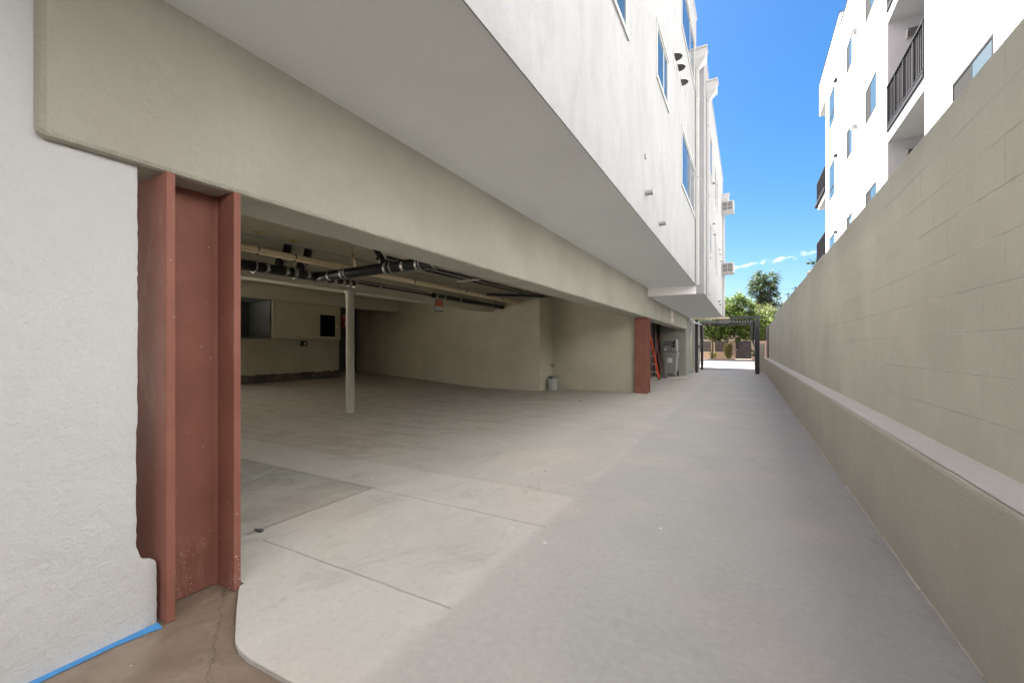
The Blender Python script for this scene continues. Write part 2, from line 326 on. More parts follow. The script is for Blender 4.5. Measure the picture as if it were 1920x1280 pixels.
# ------------------------------------------------------------------ object helpers
ORG = {}
def tag(o, label=None, cat=None, group=None, kind=None):
    if label: o['label'] = label
    if cat: o['category'] = cat
    if group: o['group'] = group
    if kind: o['kind'] = kind
    return o
def thing(name, loc, label, cat, group=None):
    o = bpy.data.objects.new(name, None); COL.objects.link(o); o.location = loc; o.empty_display_size = .2
    ORG[o] = mathutils.Vector(loc); return tag(o, label, cat, group)
class MB:
    def __init__(s): s.v = []; s.f = []
    def add(s, vs, fs):
        k = len(s.v); s.v += [tuple(v) for v in vs]; s.f += [tuple(i + k for i in f) for f in fs]; return s
    def box(s, x0, x1, y0, y1, z0, z1):
        x0, x1 = sorted((x0, x1)); y0, y1 = sorted((y0, y1)); z0, z1 = sorted((z0, z1))
        return s.add([(x0, y0, z0), (x1, y0, z0), (x1, y1, z0), (x0, y1, z0), (x0, y0, z1), (x1, y0, z1), (x1, y1, z1), (x0, y1, z1)],
                     [(0, 3, 2, 1), (4, 5, 6, 7), (0, 1, 5, 4), (1, 2, 6, 5), (2, 3, 7, 6), (3, 0, 4, 7)])
    def quad(s, *p): return s.add(p, [tuple(range(len(p)))])
    def extr(s, poly, axis, a, b):
        """poly of 2D points extruded along axis between a and b; axis 0 -> poly (y,z), 1 -> (x,z), 2 -> (x,y)"""
        def P(p, t):
            return ((t, p[0], p[1]), (p[0], t, p[1]), (p[0], p[1], t))[axis]
        n = len(poly); vs = [P(p, a) for p in poly] + [P(p, b) for p in poly]
        fs = [tuple(range(n - 1, -1, -1)), tuple(range(n, 2 * n))] + [(i, (i + 1) % n, (i + 1) % n + n, i + n) for i in range(n)]
        return s.add(vs, fs)
    def tube(s, pts, r, seg=10, caps=True):
        V = mathutils.Vector; pts = [V(p) for p in pts]; n = len(pts); rs = r if isinstance(r, (list, tuple)) else [r] * n
        vs = []; up = None
        for i, p in enumerate(pts):
            d = (pts[min(i + 1, n - 1)] - pts[max(i - 1, 0)]).normalized()
            if up is None: up = V((0, 0, 1)) if abs(d.z) < .9 else V((1, 0, 0))
            a = d.cross(up).normalized(); b = a.cross(d).normalized(); up = b
            vs += [p + a * cos(2 * pi * k / seg) * rs[i] + b * sin(2 * pi * k / seg) * rs[i] for k in range(seg)]
        fs = [(i * seg + k, i * seg + (k + 1) % seg, (i + 1) * seg + (k + 1) % seg, (i + 1) * seg + k) for i in range(n - 1) for k in range(seg)]
        if caps: fs += [tuple(range(seg - 1, -1, -1)), tuple((n - 1) * seg + k for k in range(seg))]
        return s.add(vs, fs)
    def bar(s, p, q, w, h=None):
        """rectangular bar from p to q"""
        V = mathutils.Vector; p, q = V(p), V(q); h = h or w; d = (q - p).normalized()
        up = V((0, 0, 1)) if abs(d.z) < .95 else V((1, 0, 0)); a = d.cross(up).normalized() * w / 2; b = a.normalized().cross(d) * h / 2
        vs = [e + sa * a + sb * b for e in (p, q) for sa, sb in ((-1, -1), (1, -1), (1, 1), (-1, 1))]
        return s.add(vs, [(3, 2, 1, 0), (4, 5, 6, 7), (0, 1, 5, 4), (1, 2, 6, 5), (2, 3, 7, 6), (3, 0, 4, 7)])
    def lathe(s, c, prof, seg=24):
        vs = [(c[0] + r * cos(2 * pi * k / seg), c[1] + r * sin(2 * pi * k / seg), c[2] + z) for r, z in prof for k in range(seg)]
        n = len(prof)
        return s.add(vs, [(i * seg + k, i * seg + (k + 1) % seg, (i + 1) * seg + (k + 1) % seg, (i + 1) * seg + k) for i in range(n - 1) for k in range(seg)])
    def build(s, name, mat, parent=None, bevel=0, smooth=False, label=None, bseg=2, fixn=True):
        me = bpy.data.meshes.new(name)
        if parent is not None: o0 = ORG[parent]
        else:
            xs = [v[0] for v in s.v]; ys = [v[1] for v in s.v]; zs = [v[2] for v in s.v]
            o0 = mathutils.Vector(((min(xs) + max(xs)) / 2, (min(ys) + max(ys)) / 2, min(zs)))
        me.from_pydata([(v[0] - o0.x, v[1] - o0.y, v[2] - o0.z) for v in s.v], [], s.f)
        if fixn and len(s.f) < 20000:
            import bmesh
            bm = bmesh.new(); bm.from_mesh(me); bmesh.ops.recalc_face_normals(bm, faces=bm.faces); bm.to_mesh(me); bm.free()
        me.materials.append(M[mat] if isinstance(mat, str) else mat); me.update()
        o = bpy.data.objects.new(name, me); COL.objects.link(o)
        ORG[o] = o0
        if parent is not None:
            o.parent = parent
        else: o.location = o0
        if smooth: 
            for p in me.polygons: p.use_smooth = True
        if bevel:
            m = o.modifiers.new('bevel', 'BEVEL'); m.width = bevel; m.segments = bseg; m.limit_method = 'ANGLE'; m.angle_limit = R(40)
        if label: o['label'] = label
        return o
def box(name, mat, parent, *b, bevel=0, label=None): return MB().box(*b).build(name, mat, parent, bevel, label=label)

def text_mesh(txt, size, mat, parent, loc, axis_u, axis_v, name='lettering', sx=1.0, off=.0015):
    """flat lettering: u runs along axis_u, v along axis_v from loc (world)"""
    cu = bpy.data.curves.new('t', 'FONT'); cu.body = txt; cu.size = size; cu.align_x = 'CENTER'; cu.align_y = 'CENTER'; cu.extrude = .0005; cu.offset = size * .012
    ob = bpy.data.objects.new('t', cu); COL.objects.link(ob)
    dg = bpy.context.evaluated_depsgraph_get(); me = bpy.data.meshes.new_from_object(ob.evaluated_get(dg))
    bpy.data.objects.remove(ob); U = mathutils.Vector(axis_u); Vv = mathutils.Vector(axis_v); N = U.cross(Vv); L = mathutils.Vector(loc)
    mb = MB(); mb.v = [tuple(L + U * v.co.x * sx + Vv * v.co.y + N * (v.co.z + off)) for v in me.vertices]; mb.f = [tuple(p.vertices) for p in me.polygons]
    bpy.data.meshes.remove(me)
    return mb.build(name, mat, parent, fixn=False)

def wall_x(mb, X, y0, y1, z0, z1, holes, depth):
    """wall sheet in the plane X with real openings whose reveals go 'depth' (signed) into the building"""
    ys = sorted({y0, y1} | {v for h in holes for v in h[:2] if y0 < v < y1}); zs = sorted({z0, z1} | {v for h in holes for v in h[2:4] if z0 < v < z1})
    for a, b in zip(ys, ys[1:]):
        for c, d in zip(zs, zs[1:]):
            my, mz = (a + b) / 2, (c + d) / 2
            if any(h[0] < my < h[1] and h[2] < mz < h[3] for h in holes): continue
            mb.quad((X, a, c), (X, b, c), (X, b, d), (X, a, d))
    X2 = X + depth
    for a, b, c, d in [h[:4] for h in holes]:
        mb.quad((X, a, c), (X, b, c), (X2, b, c), (X2, a, c)); mb.quad((X, a, d), (X, b, d), (X2, b, d), (X2, a, d))
        mb.quad((X, a, c), (X, a, d), (X2, a, d), (X2, a, c)); mb.quad((X, b, c), (X, b, d), (X2, b, d), (X2, b, c))
    return mb

# ------------------------------------------------------------------ ground
def sheet(name, mat, x0, x1, y0, y1, z, t=.0):
    return tag(MB().quad((x0, y0, z), (x1, y0, z), (x1, y1, z), (x0, y1, z)).build(name, mat), kind='structure')
sheet('ground', 'earth', -900, 900, -300, 1500, -.06)
sheet('stained_floor', 'brown_concrete', -2.75, .79, -16, 1.32, -.022)
# driveway slab with the rounded corner by the first column; it carries the garage floor, which rises gently to the back wall
pts = [(-7, -18), (-2.70, -18), (-2.70, 1.30), (-2.34, 1.30), (-2.335, 1.275), (-2.30, 1.25), (-2.16, 1.165), (-2.02, 1.085), (-1.95, 1.045), (-1.90, 1.02), (-1.84, 1.003), (-1.76, .995), (-1.6, .998), (-1.46, 1.004), (-.9, .99), (.80, .99)]
mb = MB(); top = pts + [(.80, 26.0), (-7, 26.0)]
mb.extr(top, 2, -.045, 0.0)
drv = mb.build('driveway', 'concrete', bevel=.004); tag(drv, kind='structure')
mb = MB()
mb.quad((-14, -18, .45), (-7, -18, 0), (-7, 21, 0), (-14, 21, .45))
tag(mb.build('garage_floor', 'concrete'), kind='structure')
tag(MB().box(-30, 60, 26.004, 32.6, -.05, -.004).build('pavement', 'apron'), kind='structure')
tag(MB().box(-40, -14.0, -30, 29, -.05, .44).build('bounce_slab', 'planter'), kind='structure')  # unseen slab added to bounce sunlight into the garage
sheet('street', 'asphalt', -300, 300, 32.6, 45.4, -.03)
tag(MB().box(-300, 300, 45.4, 46.6, -.05, .10).build('far_pavement', 'apron'), kind='structure')

# ------------------------------------------------------------------ the apartment building over the garage (left)
bld = thing('apartment_building', (-5, 5, 0), 'white stuccoed apartment building raised over an open garage, left of the driveway', 'building')
# white wall panel at the left edge, with a ragged cut edge beside the column
edge = [(-1.4, -.04), (.935, -.04)]
for z in [.0, .03, .06, .09, .12, .15, .18, .21, .235]: edge.append((.938 + random.uniform(-.002, .002), z))
edge += [(.936, .255), (.928, .272), (.914, .282), (.900, .287), (.888, .293), (.878, .305), (.872, .325)]
z = .36
while z < 2.0: edge.append((.866 + random.uniform(-.0022, .0022) - (.004 if z < .9 else 0), z)); z += random.uniform(.018, .05)
edge += [(.864, 2.12), (.864, 2.834), (-18, 2.834), (-18, 2.06), (-1.4, 2.06)]  # unseen second opening behind the panel, added to let light into the garage
MB().extr(edge, 0, -2.385, -2.42).build('wall_panel', 'white_stucco', bld, bevel=.006)
# olive beam
prof_mb = MB()
def ring(y, x_out, z0=2.055, z1=2.8345, r=.022, xi=-2.69, dz=0):
    return [(xi, y, z0 + dz), (x_out - r, y, z0 + dz), (x_out - r * .3, y, z0 + r * .3 + dz), (x_out, y, z0 + r + dz), (x_out, y, z1), (xi, y, z1)]
ys = [.543, .556, .572, .60]; xo = [-2.392, -2.362, -2.343, -2.34]
y = .75
while y < 20.3: ys.append(y); xo.append(-2.34 + random.uniform(-.0012, .0012)); y += .35
ys.append(20.3); xo.append(-2.34)
vs = []; 
for a, b in zip(ys, xo): vs += ring(a, b, dz=random.uniform(-.003, .003), z0=2.055 + (.012 if a < .56 else 0))
nr = len(ys); fs = [(i * 6 + k, i * 6 + (k + 1) % 6, (i + 1) * 6 + (k + 1) % 6, (i + 1) * 6 + k) for i in range(nr - 1) for k in range(6)]
fs += [(5, 4, 3, 2, 1, 0), tuple((nr - 1) * 6 + k for k in range(6))]
MB().add(vs, fs).build('beam', 'olive', bld)
# soffits
mb = MB(); mb.quad((-2.36, -18, 2.835), (-1.132, -18, 2.835), (-1.132, 11.85, 2.835), (-2.36, 11.85, 2.835)).build('soffit', 'soffit', bld)
mb = MB(); mb.quad((-2.36, 11.85, 2.62), (-.947, 11.85, 2.62), (-.947, 21.6, 2.62), (-2.36, 21.6, 2.62)).build('soffit', 'soffit', bld)
mb = MB(); mb.quad((-2.338, 11.85, 2.62), (-1.132, 11.85, 2.62), (-1.132, 11.85, 2.835), (-2.338, 11.85, 2.835)).build('soffit_step', 'riser_lit_white', bld)
mb = MB().box(-1.137, -1.129, -18, 11.84, 2.831, 2.840); mb.build('drip_edge', 'facade_stucco', bld)
# facades with window openings
W1 = [(2.32, 4.62, 4.62, 5.80), (6.37, 7.35, 5.15, 5.91), (9.06, 11.40, 4.50, 5.60), (9.06, 11.40, 7.65, 8.72), (2.32, 4.62, 7.65, 8.72), (6.37, 7.35, 8.1, 8.86)]
W2 = [(13.2, 14.3, 3.99, 4.90), (16.05, 16.5, 4.05, 5.02), (16.9, 17.3, 3.98, 4.90), (13.2, 14.6, 6.35, 7.55), (16.05, 16.6, 6.3, 7.35), (17.1, 17.6, 6.3, 7.3)]
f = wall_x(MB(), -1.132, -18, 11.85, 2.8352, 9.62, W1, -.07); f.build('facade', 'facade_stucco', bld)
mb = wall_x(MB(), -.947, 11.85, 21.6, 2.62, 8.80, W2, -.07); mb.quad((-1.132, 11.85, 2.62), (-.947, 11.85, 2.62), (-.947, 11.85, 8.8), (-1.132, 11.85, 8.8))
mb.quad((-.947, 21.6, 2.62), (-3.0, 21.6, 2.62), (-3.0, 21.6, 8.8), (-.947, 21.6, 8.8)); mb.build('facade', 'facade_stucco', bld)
MB().box(-1.15, -12.8, -18, 11.84, 9.5, 9.58).box(-.96, -12.8, 11.86, 21.59, 8.7, 8.76).build('roof', 'apron', bld)
MB().box(-1.20, -1.112, -18, 11.87, 9.621, 9.66).build('parapet_cap', 'white_metal', bld)
MB().box(-1.02, -.928, 11.832, 21.62, 8.801, 8.835).build('parapet_cap', 'white_metal', bld)
MB().quad((-12.8, 5.3, 0), (-12.8, 28, 0), (-12.8, 28, 9.6), (-12.8, 5.3, 9.6)).quad((-12.8, -18, 2.46), (-12.8, 5.3, 2.46), (-12.8, 5.3, 9.6), (-12.8, -18, 9.6)).quad((-12.8, -18, 0), (-1.132, -18, 2.835), (-1.132, -18, 9.6), (-12.8, -18, 9.6)).quad((-1.132, 11.85, 8.76), (-12.8, 11.85, 8.76), (-12.8, 11.85, 9.62), (-1.132, 11.85, 9.62)).build('outer_wall', 'facade_stucco', bld)
# unseen block added to shade the driveway end; grey-green ground floor wall by the gate
MB().box(-12.7, -3.0, 21.65, 29.5, 0, 11.0).build('shade_block', 'facade_stucco', bld)
MB().box(-3.0, -2.34, 20.302, 26.5, -.02, 2.619).build('ground_floor_wall', 'grey_green', bld)
# garage interior
MB().box(-12.79, -2.695, -18, 21, 2.84, 2.95).build('garage_ceiling', 'olive_dim', bld)
MB().box(-12.7, -5.2, 11.1, 11.25, 0, 2.84).box(-5.30, -5.2, 11.25, 12.0, -.03, 2.84).build('end_wall', 'olive_dim', bld)
MB().box(-5.3, -2.66, 12.0, 12.12, -.03, 2.84).build('end_wall', 'olive_dim', bld)
MB().box(-12.75, -11.6, 5.3, 9.43, .2, 2.84).box(-12.75, -12.4, -18, 5.3, 2.45, 2.84).build('back_wall', 'olive_dim', bld)  # unseen rear side left open to let daylight into the garage
mb = MB(); n = 40
for i in range(n):
    a = 5.3 + i * 4.13 / n; b = 5.3 + (i + 1) * 4.13 / n; d = random.uniform(.02, .05); h = .50 + random.uniform(-.02, .02)
    mb.box(-11.6, -11.55 + d, a, b, .1, h)
mb.build('footing', 'footing', bld)
MB().box(-12.78, -12.70, 9.43, 11.1, .2, 2.84).build('recess_wall', 'grey_dark', bld)
MB().box(-12.7, -2.44, -18.1, -18, 0, 2.84).build('side_wall', 'olive_dim', bld)
MB().box(-7.02, -6.72, -18, 11.1, 2.33, 2.84).build('ceiling_beam', 'olive_dim', bld, bevel=.012)
MB().box(-10.9, -10.55, -18, 11.1, 2.46, 2.84).build('ceiling_beam', 'olive_dim', bld, bevel=.012)
# alcove past the second column
MB().box(-3.42, -2.345, 20.16, 20.30, -.02, 2.84).build('end_wall', 'olive', bld)
MB().box(-5.4, -5.3, 12.12, 20.3, -.02, 2.84).build('back_wall', 'olive_dim', bld)
dr = box('closet_door', 'grey_door', bld, -5.25, -3.50, 19.30, 19.34, .02, 2.75)
mb = MB()
for zz_ in (2.1, 2.16, 2.22, 2.28, 2.34): mb.box(-4.6, -3.7, 19.285, 19.299, zz_, zz_ + .03)
mb.build('vent_louvre', 'grill', dr)
MB().box(-3.49, -3.44, 19.2, 19.26, 0, 2.7).build('door_post', 'galv', bld)
MB().box(-3.54, -3.495, 19.2, 19.30, 0, 2.7).build('door_jamb', 'black', bld)
# round pipe column
mb = MB(); mb.lathe((-6.68, 5.69, -.01), [(.082, 0), (.078, .06), (.078, .5), (.0785, 1.2), (.078, 2.0), (.082, 2.28), (.105, 2.31), (.105, 2.345)], 28)
mb.build('pipe_column', 'olive', bld, smooth=True, label='round olive post under the ceiling beam inside the garage')
# steel wide-flange columns
def wcol(y0, y1, label, zt=2.06):
    mb = MB(); t_ = .036
    mb.box(-2.69, -2.335, y0, y0 + t_, -.02, zt).box(-2.69, -2.335, y1 - t_, y1, -.02, zt).box(-2.524, -2.504, y0 + t_, y1 - t_, -.02, zt)
    for yy, sg in ((y0 + t_, 1), (y1 - t_, -1)):      # fillets at the web
        mb.extr([(-2.504, yy), (-2.484, yy), (-2.504, yy + sg * .02)], 2, -.02, zt)
    o = mb.build('steel_column', 'primer', bld, bevel=.004, label=label); return o
wcol(.952, 1.282, 'red primed steel column beside the white wall')
wcol(11.85, 12.18, 'red primed steel column at the far end of the garage opening')
# windows
def window(parent, X, sg, y0, y1, z0, z1, kind='white', split=.5, sill=True, screen=None, glassmat='glass'):
    fm = 'white_frame' if kind == 'white' else 'dark_frame'; d = .05
    xo = X + sg * .004; xi = X - sg * .035; t_ = .034 if kind == 'white' else .05
    mb = MB().box(xi, xo, y0, y1, z0, z0 + t_).box(xi, xo, y0, y1, z1 - t_, z1).box(xi, xo, y0, y0 + t_, z0 + t_, z1 - t_).box(xi, xo, y1 - t_, y1, z0 + t_, z1 - t_)
    ym = y0 + (y1 - y0) * split
    if split: mb.box(xi, xo - sg * .004, ym - .022, ym + .022, z0 + t_, z1 - t_)
    w = mb.build('window', fm, parent)
    xp = X - sg * .004
    def pane(a, b, m, nm='pane'): MB().box(xp - sg * .006, xp, a, b, z0 + t_, z1 - t_).build(nm, m, w)
    if split:
        pane(y0 + t_, ym - .022, glassmat); pane(ym + .022, y1 - t_, screen or glassmat, 'screen' if screen else 'pane')
    else: pane(y0 + t_, y1 - t_, glassmat)
    if sill:
        MB().box(X + sg * .001, X + sg * .022, y0 - .05, y1 + .05, z0 - .05, z0 - .002).box(X + sg * .001, X + sg * .014, y0 - .05, y0, z0, z1).box(X + sg * .001, X + sg * .014, y1, y1 + .05, z0, z1).box(X + sg * .001, X + sg * .022, y0 - .05, y1 + .05, z1 + .002, z1 + .05).build('trim', 'white_frame', w)
    return w
for w in W1: window(bld, -1.132, 1, *w, split=.62)
for w in W2: window(bld, -.947, 1, *w, split=.5 if w[1] - w[0] > .8 else 0)
# vent hoods (quarter domes) on the facade
def hood(X, y, z, r=.12):
    mb = MB(); seg = 16; n = 7
    rows = [[(X + r * 1.15 * sin(i / n * pi / 2), y + r * cos(b) * cos(i / n * pi / 2), z + r * 1.1 * sin(b) * cos(i / n * pi / 2)) for b in [k / seg * pi for k in range(seg + 1)]] for i in range(n)]
    m = seg + 1; vs = [p for row in rows for p in row] + [(X + r * 1.15, y, z)]
    fs = [(i * m + k, i * m + k + 1, (i + 1) * m + k + 1, (i + 1) * m + k) for i in range(n - 1) for k in range(seg)] + [((n - 1) * m + k, (n - 1) * m + k + 1, n * m) for k in range(seg)]
    mb.add(vs, fs)
    mb.extr([(y + r * 1.12 * cos(a), z - .02 + r * 1.2 * sin(a)) for a in [k / 20 * 2 * pi for k in range(20)]], 0, X + .001, X + .008)
    o = mb.build('vent_hood', 'white_metal', bld, smooth=False)
    pts = [(X + .009 + (r * 1.05) * sin(k / 12 * pi), y + r * .93 * cos(k / 12 * pi)) for k in range(13)]
    MB().extr(pts, 2, z + .004, z + .010).build('vent_opening', 'black_metal', o)
for y, z in ((8.08, 6.42), (8.5, 6.47), (8.95, 6.44)): hood(-1.132, y, z)
for y, z in ((14.9, 5.15), (15.6, 5.02), (15.3, 4.9), (18.2, 5.0), (18.9, 4.95), (19.5, 4.8), (14.8, 6.4)): hood(-.947, y, z, .08)
def stub(X, y, z, L=.10, r=.032):
    mb = MB().tube([(X - .01, y, z), (X + L, y, z)], r, 14); mb.build('pipe_stub', 'galv', bld, smooth=False)
stub(-1.132, 5.58, 3.21); stub(-1.132, 6.57, 3.07); stub(-1.132, 5.56, 3.67, .02, .035)
stub(-.947, 18.0, 3.0, .08); stub(-.947, 18.9, 2.95, .06)
# downspouts with leader heads
def downspout(X, y, ztop, zbot, w=.10, head=True):
    mb = MB().box(X + .012, X + .012 + w * .75, y - w / 2, y + w / 2, zbot, ztop)
    for z in (zbot + .45, (zbot + ztop) / 2, ztop - .7): mb.box(X + .002, X + .02 + w * .78, y - w * .62, y + w * .62, z, z + .03)
    d = mb.build('downspout', 'white_metal', bld, bevel=.006)
    if head:
        hw = .16; h2 = .30; z0 = ztop; d2 = .26
        m = MB(); lo = [(X + .012, y - w / 2), (X + .012 + w * .75, y - w / 2), (X + .012 + w * .75, y + w / 2), (X + .012, y + w / 2)]
        hi = [(X + .003, y - hw), (X + d2, y - hw), (X + d2, y + hw), (X + .003, y + hw)]
        zz2 = [(lo, z0), (hi, z0 + .2), (hi, z0 + .42)]
        vs = [(p[0], p[1], z) for ps, z in zz2 for p in ps]
        fs = [(i * 4 + k, i * 4 + (k + 1) % 4, (i + 1) * 4 + (k + 1) % 4, (i + 1) * 4 + k) for i in range(2) for k in range(4)]
        m.add(vs, fs); m.box(X + .001, X + d2 + .025, y - hw - .025, y + hw + .025, z0 + .42, z0 + .46)
        m.build('leader_head', 'white_metal', d)
downspout(-1.132, 11.62, 8.2, 2.80); downspout(-.947, 12.55, 7.85, 2.66); downspout(-.947, 21.3, 7.6, 2.62, .11)

# ------------------------------------------------------------------ signs, taps, cabinets in the garage
def tow_sign():
    o = thing('parking_sign', (-2.338, 16.15, 2.1), 'faded red and white parking sign on the beam above the ladder', 'sign')
    box('sign_plate', 'sign_white', o, -2.338, -2.333, 15.87, 16.45, 2.14, 2.72, bevel=0)
    mb = MB().box(-2.333, -2.331, 15.89, 16.43, 2.68, 2.705).box(-2.333, -2.331, 15.89, 15.92, 2.34, 2.68).box(-2.333, -2.331, 16.40, 16.43, 2.34, 2.68).box(-2.333, -2.331, 15.89, 16.43, 2.325, 2.345)
    mb.build('sign_border', 'faded_red', o)
    text_mesh('P', .26, 'faded_red', o, (-2.333, 16.16, 2.51), (0, 1, 0), (0, 0, 1))
    mb = MB()
    for a in (15.93, 16.20): mb.box(-2.333, -2.331, a, a + .19, 2.17, 2.19).box(-2.333, -2.331, a, a + .19, 2.28, 2.30)
    mb.build('sign_lines', 'faded_red', o)
tow_sign()
o = thing('hanging_sign', (-5.85, 7.2, 2.0), 'small orange and white warning sign hanging from the garage pipes', 'sign')
yc, zc = 7.55, 2.18
mb = MB().box(-6.02, -6.015, yc - .13, yc + .14, zc - .13, zc + .13); pl = mb.build('sign_plate', 'black_metal', o)
MB().box(-6.0149, -6.013, yc - .115, yc + .125, zc - .005, zc + .115).build('sign_panel', 'orange_sign', pl)
MB().box(-6.0149, -6.013, yc - .115, yc + .125, zc - .105, zc - .02).build('sign_panel', 'sign_white', pl)
mb = MB()
for k in range(6): mb.box(-6.0129, -6.0115, yc - .09 + k * .032, yc - .07 + k * .032, zc - .08, zc - .045)
mb.build('sign_marks', 'footing', pl); mb = MB()
for k in range(5): mb.box(-6.0129, -6.0115, yc - .10 + k * .042, yc - .075 + k * .042, zc + .03 + (k % 2) * .01, zc + .075)
mb.build('sign_marks', 'footing', pl)
for dd in (-.1, .1): MB().tube([(-6.017, yc + dd, zc + .13), (-6.017, yc + dd, 2.55)], .003, 6).build('hanging_wire', 'galv', o)
o = thing('extinguisher_sign', (-12.69, 10.6, 1.8), 'narrow red and white fire sign with an arrow on the dark wall beside the cabinet', 'sign')
box('sign_plate', 'red', o, -12.70, -12.69, 10.45, 10.80, 1.93, 2.42)
text_mesh('FIRE', .13, 'sign_white', o, (-12.69, 10.625, 2.35), (0, 1, 0), (0, 0, 1))
mb = MB().extr([(10.59, 2.27), (10.66, 2.27), (10.66, 2.11), (10.72, 2.11), (10.625, 2.0), (10.53, 2.11), (10.59, 2.11)], 0, -12.689, -12.687); mb.build('arrow', 'sign_white', o)

o = thing('storage_cabinet', (-10.6, 7.6, 1.48), 'olive wall cabinet with one closed door and one black open hatch', 'cabinet', 'wall cabinets at the back of the garage')
mb = wall_x(MB(), -10.6, 6.6, 8.67, 1.48, 2.455, [(7.98, 8.50, 1.56, 2.18)], -.03)
mb.quad((-10.6, 6.6, 1.48), (-11.6, 6.6, 1.48), (-11.6, 8.67, 1.48), (-10.6, 8.67, 1.48)).quad((-10.6, 6.6, 1.48), (-11.6, 6.6, 1.48), (-11.6, 6.6, 2.455), (-10.6, 6.6, 2.455)).quad((-10.6, 8.67, 1.48), (-11.6, 8.67, 1.48), (-11.6, 8.67, 2.455), (-10.6, 8.67, 2.455))
mb.build('carcass', 'cab', o)
MB().quad((-11.4, 7.9, 1.5), (-11.4, 8.6, 1.5), (-11.4, 8.6, 2.3), (-11.4, 7.9, 2.3)).quad((-10.63, 7.9, 1.5), (-11.4, 7.9, 1.5), (-11.4, 7.9, 2.3), (-10.63, 7.9, 2.3)).quad((-10.63, 8.6, 1.5), (-11.4, 8.6, 1.5), (-11.4, 8.6, 2.3), (-10.63, 8.6, 2.3)).quad((-10.63, 7.9, 1.5), (-10.63, 8.6, 1.5), (-11.4, 8.6, 1.5), (-11.4, 7.9, 1.5)).quad((-10.63, 7.9, 2.3), (-10.63, 8.6, 2.3), (-11.4, 8.6, 2.3), (-11.4, 7.9, 2.3)).build('interior', 'black', o)
MB().extr([(8.16, 1.60), (8.20, 1.60), (8.25, 1.92), (8.22, 1.92)], 0, -11.3, -11.27).build('plank', 'wood', o)
d = MB().box(-10.599, -10.575, 6.74, 7.60, 1.54, 2.36).build('door', 'cab', o, bevel=.004)
MB().box(-10.574, -10.55, 7.52, 7.54, 1.83, 1.87).build('latch', 'brass', d)
MB().box(-10.598, -10.56, 8.53, 8.56, 1.83, 1.87).build('latch', 'alu', o)
mb = MB(); mb.box(-10.599, -10.59, 7.95, 8.48, 1.535, 1.558).build('shelf_lip', 'planter', o)
o = thing('storage_cabinet', (-10.6, 5.6, 1.48), 'open cabinet with dark grey side panel left of the closed cabinet', 'cabinet', 'wall cabinets at the back of the garage')
MB().box(-11.59, -10.62, 4.2, 6.58, 1.48, 1.50).box(-11.59, -10.62, 4.2, 6.58, 2.44, 2.455).build('shelf', 'grey_dark', o)
MB().box(-11.59, -11.57, 5.60, 6.57, 1.50, 2.44).box(-11.57, -10.65, 6.55, 6.585, 1.50, 2.44).build('side_panel', 'grey_dark', o)
MB().tube([(-10.9, 5.62, 1.5), (-10.9, 5.62, 1.9), (-10.93, 5.66, 2.2), (-10.93, 5.70, 2.45)], .022, 8).build('cable', 'black_pipe', o, smooth=True)
box('plastic_box', 'blue_box', o, -11.2, -10.8, 4.9, 5.55, 1.502, 1.93, bevel=.02)
o = thing('outlet_box', (-11.59, 7.8, 1.2), 'small black outlet box under the closed cabinet', 'outlet')
MB().box(-11.59, -11.5, 8.05, 8.22, 1.28, 1.44).build('box_body', 'black_metal', o, bevel=.008); MB().box(-11.5, -11.495, 8.11, 8.17, 1.32, 1.40).build('socket', 'alu', o)

# garden tap and buckets by the end wall
o = thing('garden_tap', (-5.19, 11.85, .6), 'small brass garden tap on the corner wall above the buckets', 'tap')
MB().tube([(-5.2, 11.85, .70), (-5.10, 11.85, .70), (-5.07, 11.85, .66)], .016, 10).build('spout', 'brass', o, smooth=True)
MB().lathe((-5.13, 11.85, .715), [(.006, 0), (.008, .03), (.04, .032), (.04, .042), (.0, .044)], 12).build('valve_wheel', 'brass', o)
def bucket(x, y, z, r, h, mat, label):
    o = thing('bucket', (x, y, z), label, 'bucket', 'buckets by the end wall')
    MB().lathe((x, y, z), [(0, .002), (r * .86, .002), (r * .88, .02), (r * .99, h * .9), (r * 1.05, h * .9), (r * 1.05, h * .94), (r, h * .94), (r * 1.04, h * .98), (r * 1.04, h), (r * .97, h), (r * .86, .03), (0, .03)], 28).build('bucket_body', mat, o, smooth=False)
    pts = [(x + r * 1.04 * cos(a), y - r * .25 * sin(a), z + h * .88 - .06 * sin(a)) for a in [k * pi / 12 for k in range(13)]]
    MB().tube(pts, .004, 6).build('handle', 'alu', o)
bucket(-5.02, 11.62, 0, .15, .33, 'bucket', 'pale grey plastic bucket standing in front of the smeared one')
bucket(-5.11, 11.84, 0, .155, .40, 'bucket_old', 'dark smeared bucket directly below the tap, behind the pale bucket')

# ------------------------------------------------------------------ ceiling pipes
def clamp(mb, p, axis, r, w=.06):
    p = mathutils.Vector(p); a = mathutils.Vector(axis).normalized()
    mb.tube([p - a * w / 2, p + a * w / 2], r, 18)
def rod(x, y, z0, name_parent, foam=True, r=.005):
    MB().tube([(x, y, z0), (x, y, 2.84)], r, 6).build('hanger_rod', 'galv', name_parent)
    if foam: MB().lathe((x, y, 2.818), [(0, 0), (.035, .004), (.05, .012), (.045, .021), (0, .0215)], 12).build('sealant_ring', 'foam', name_parent)
dp = thing('drain_pipe', (-6.15, 4.6, 2.4), 'thick black drain pipe under the garage ceiling with steel band clamps and a side branch', 'pipe')
MB().tube([(-6.15, -1.9, 2.42), (-6.15, 4.55, 2.40)], .075, 20).build('main_pipe', 'black_pipe', dp, smooth=True)
MB().tube([(-6.12, 4.56, 2.40), (-5.95, 4.60, 2.40), (-3.15, 4.60, 2.43)], .078, 20).build('branch_pipe', 'black_pipe', dp, smooth=True)
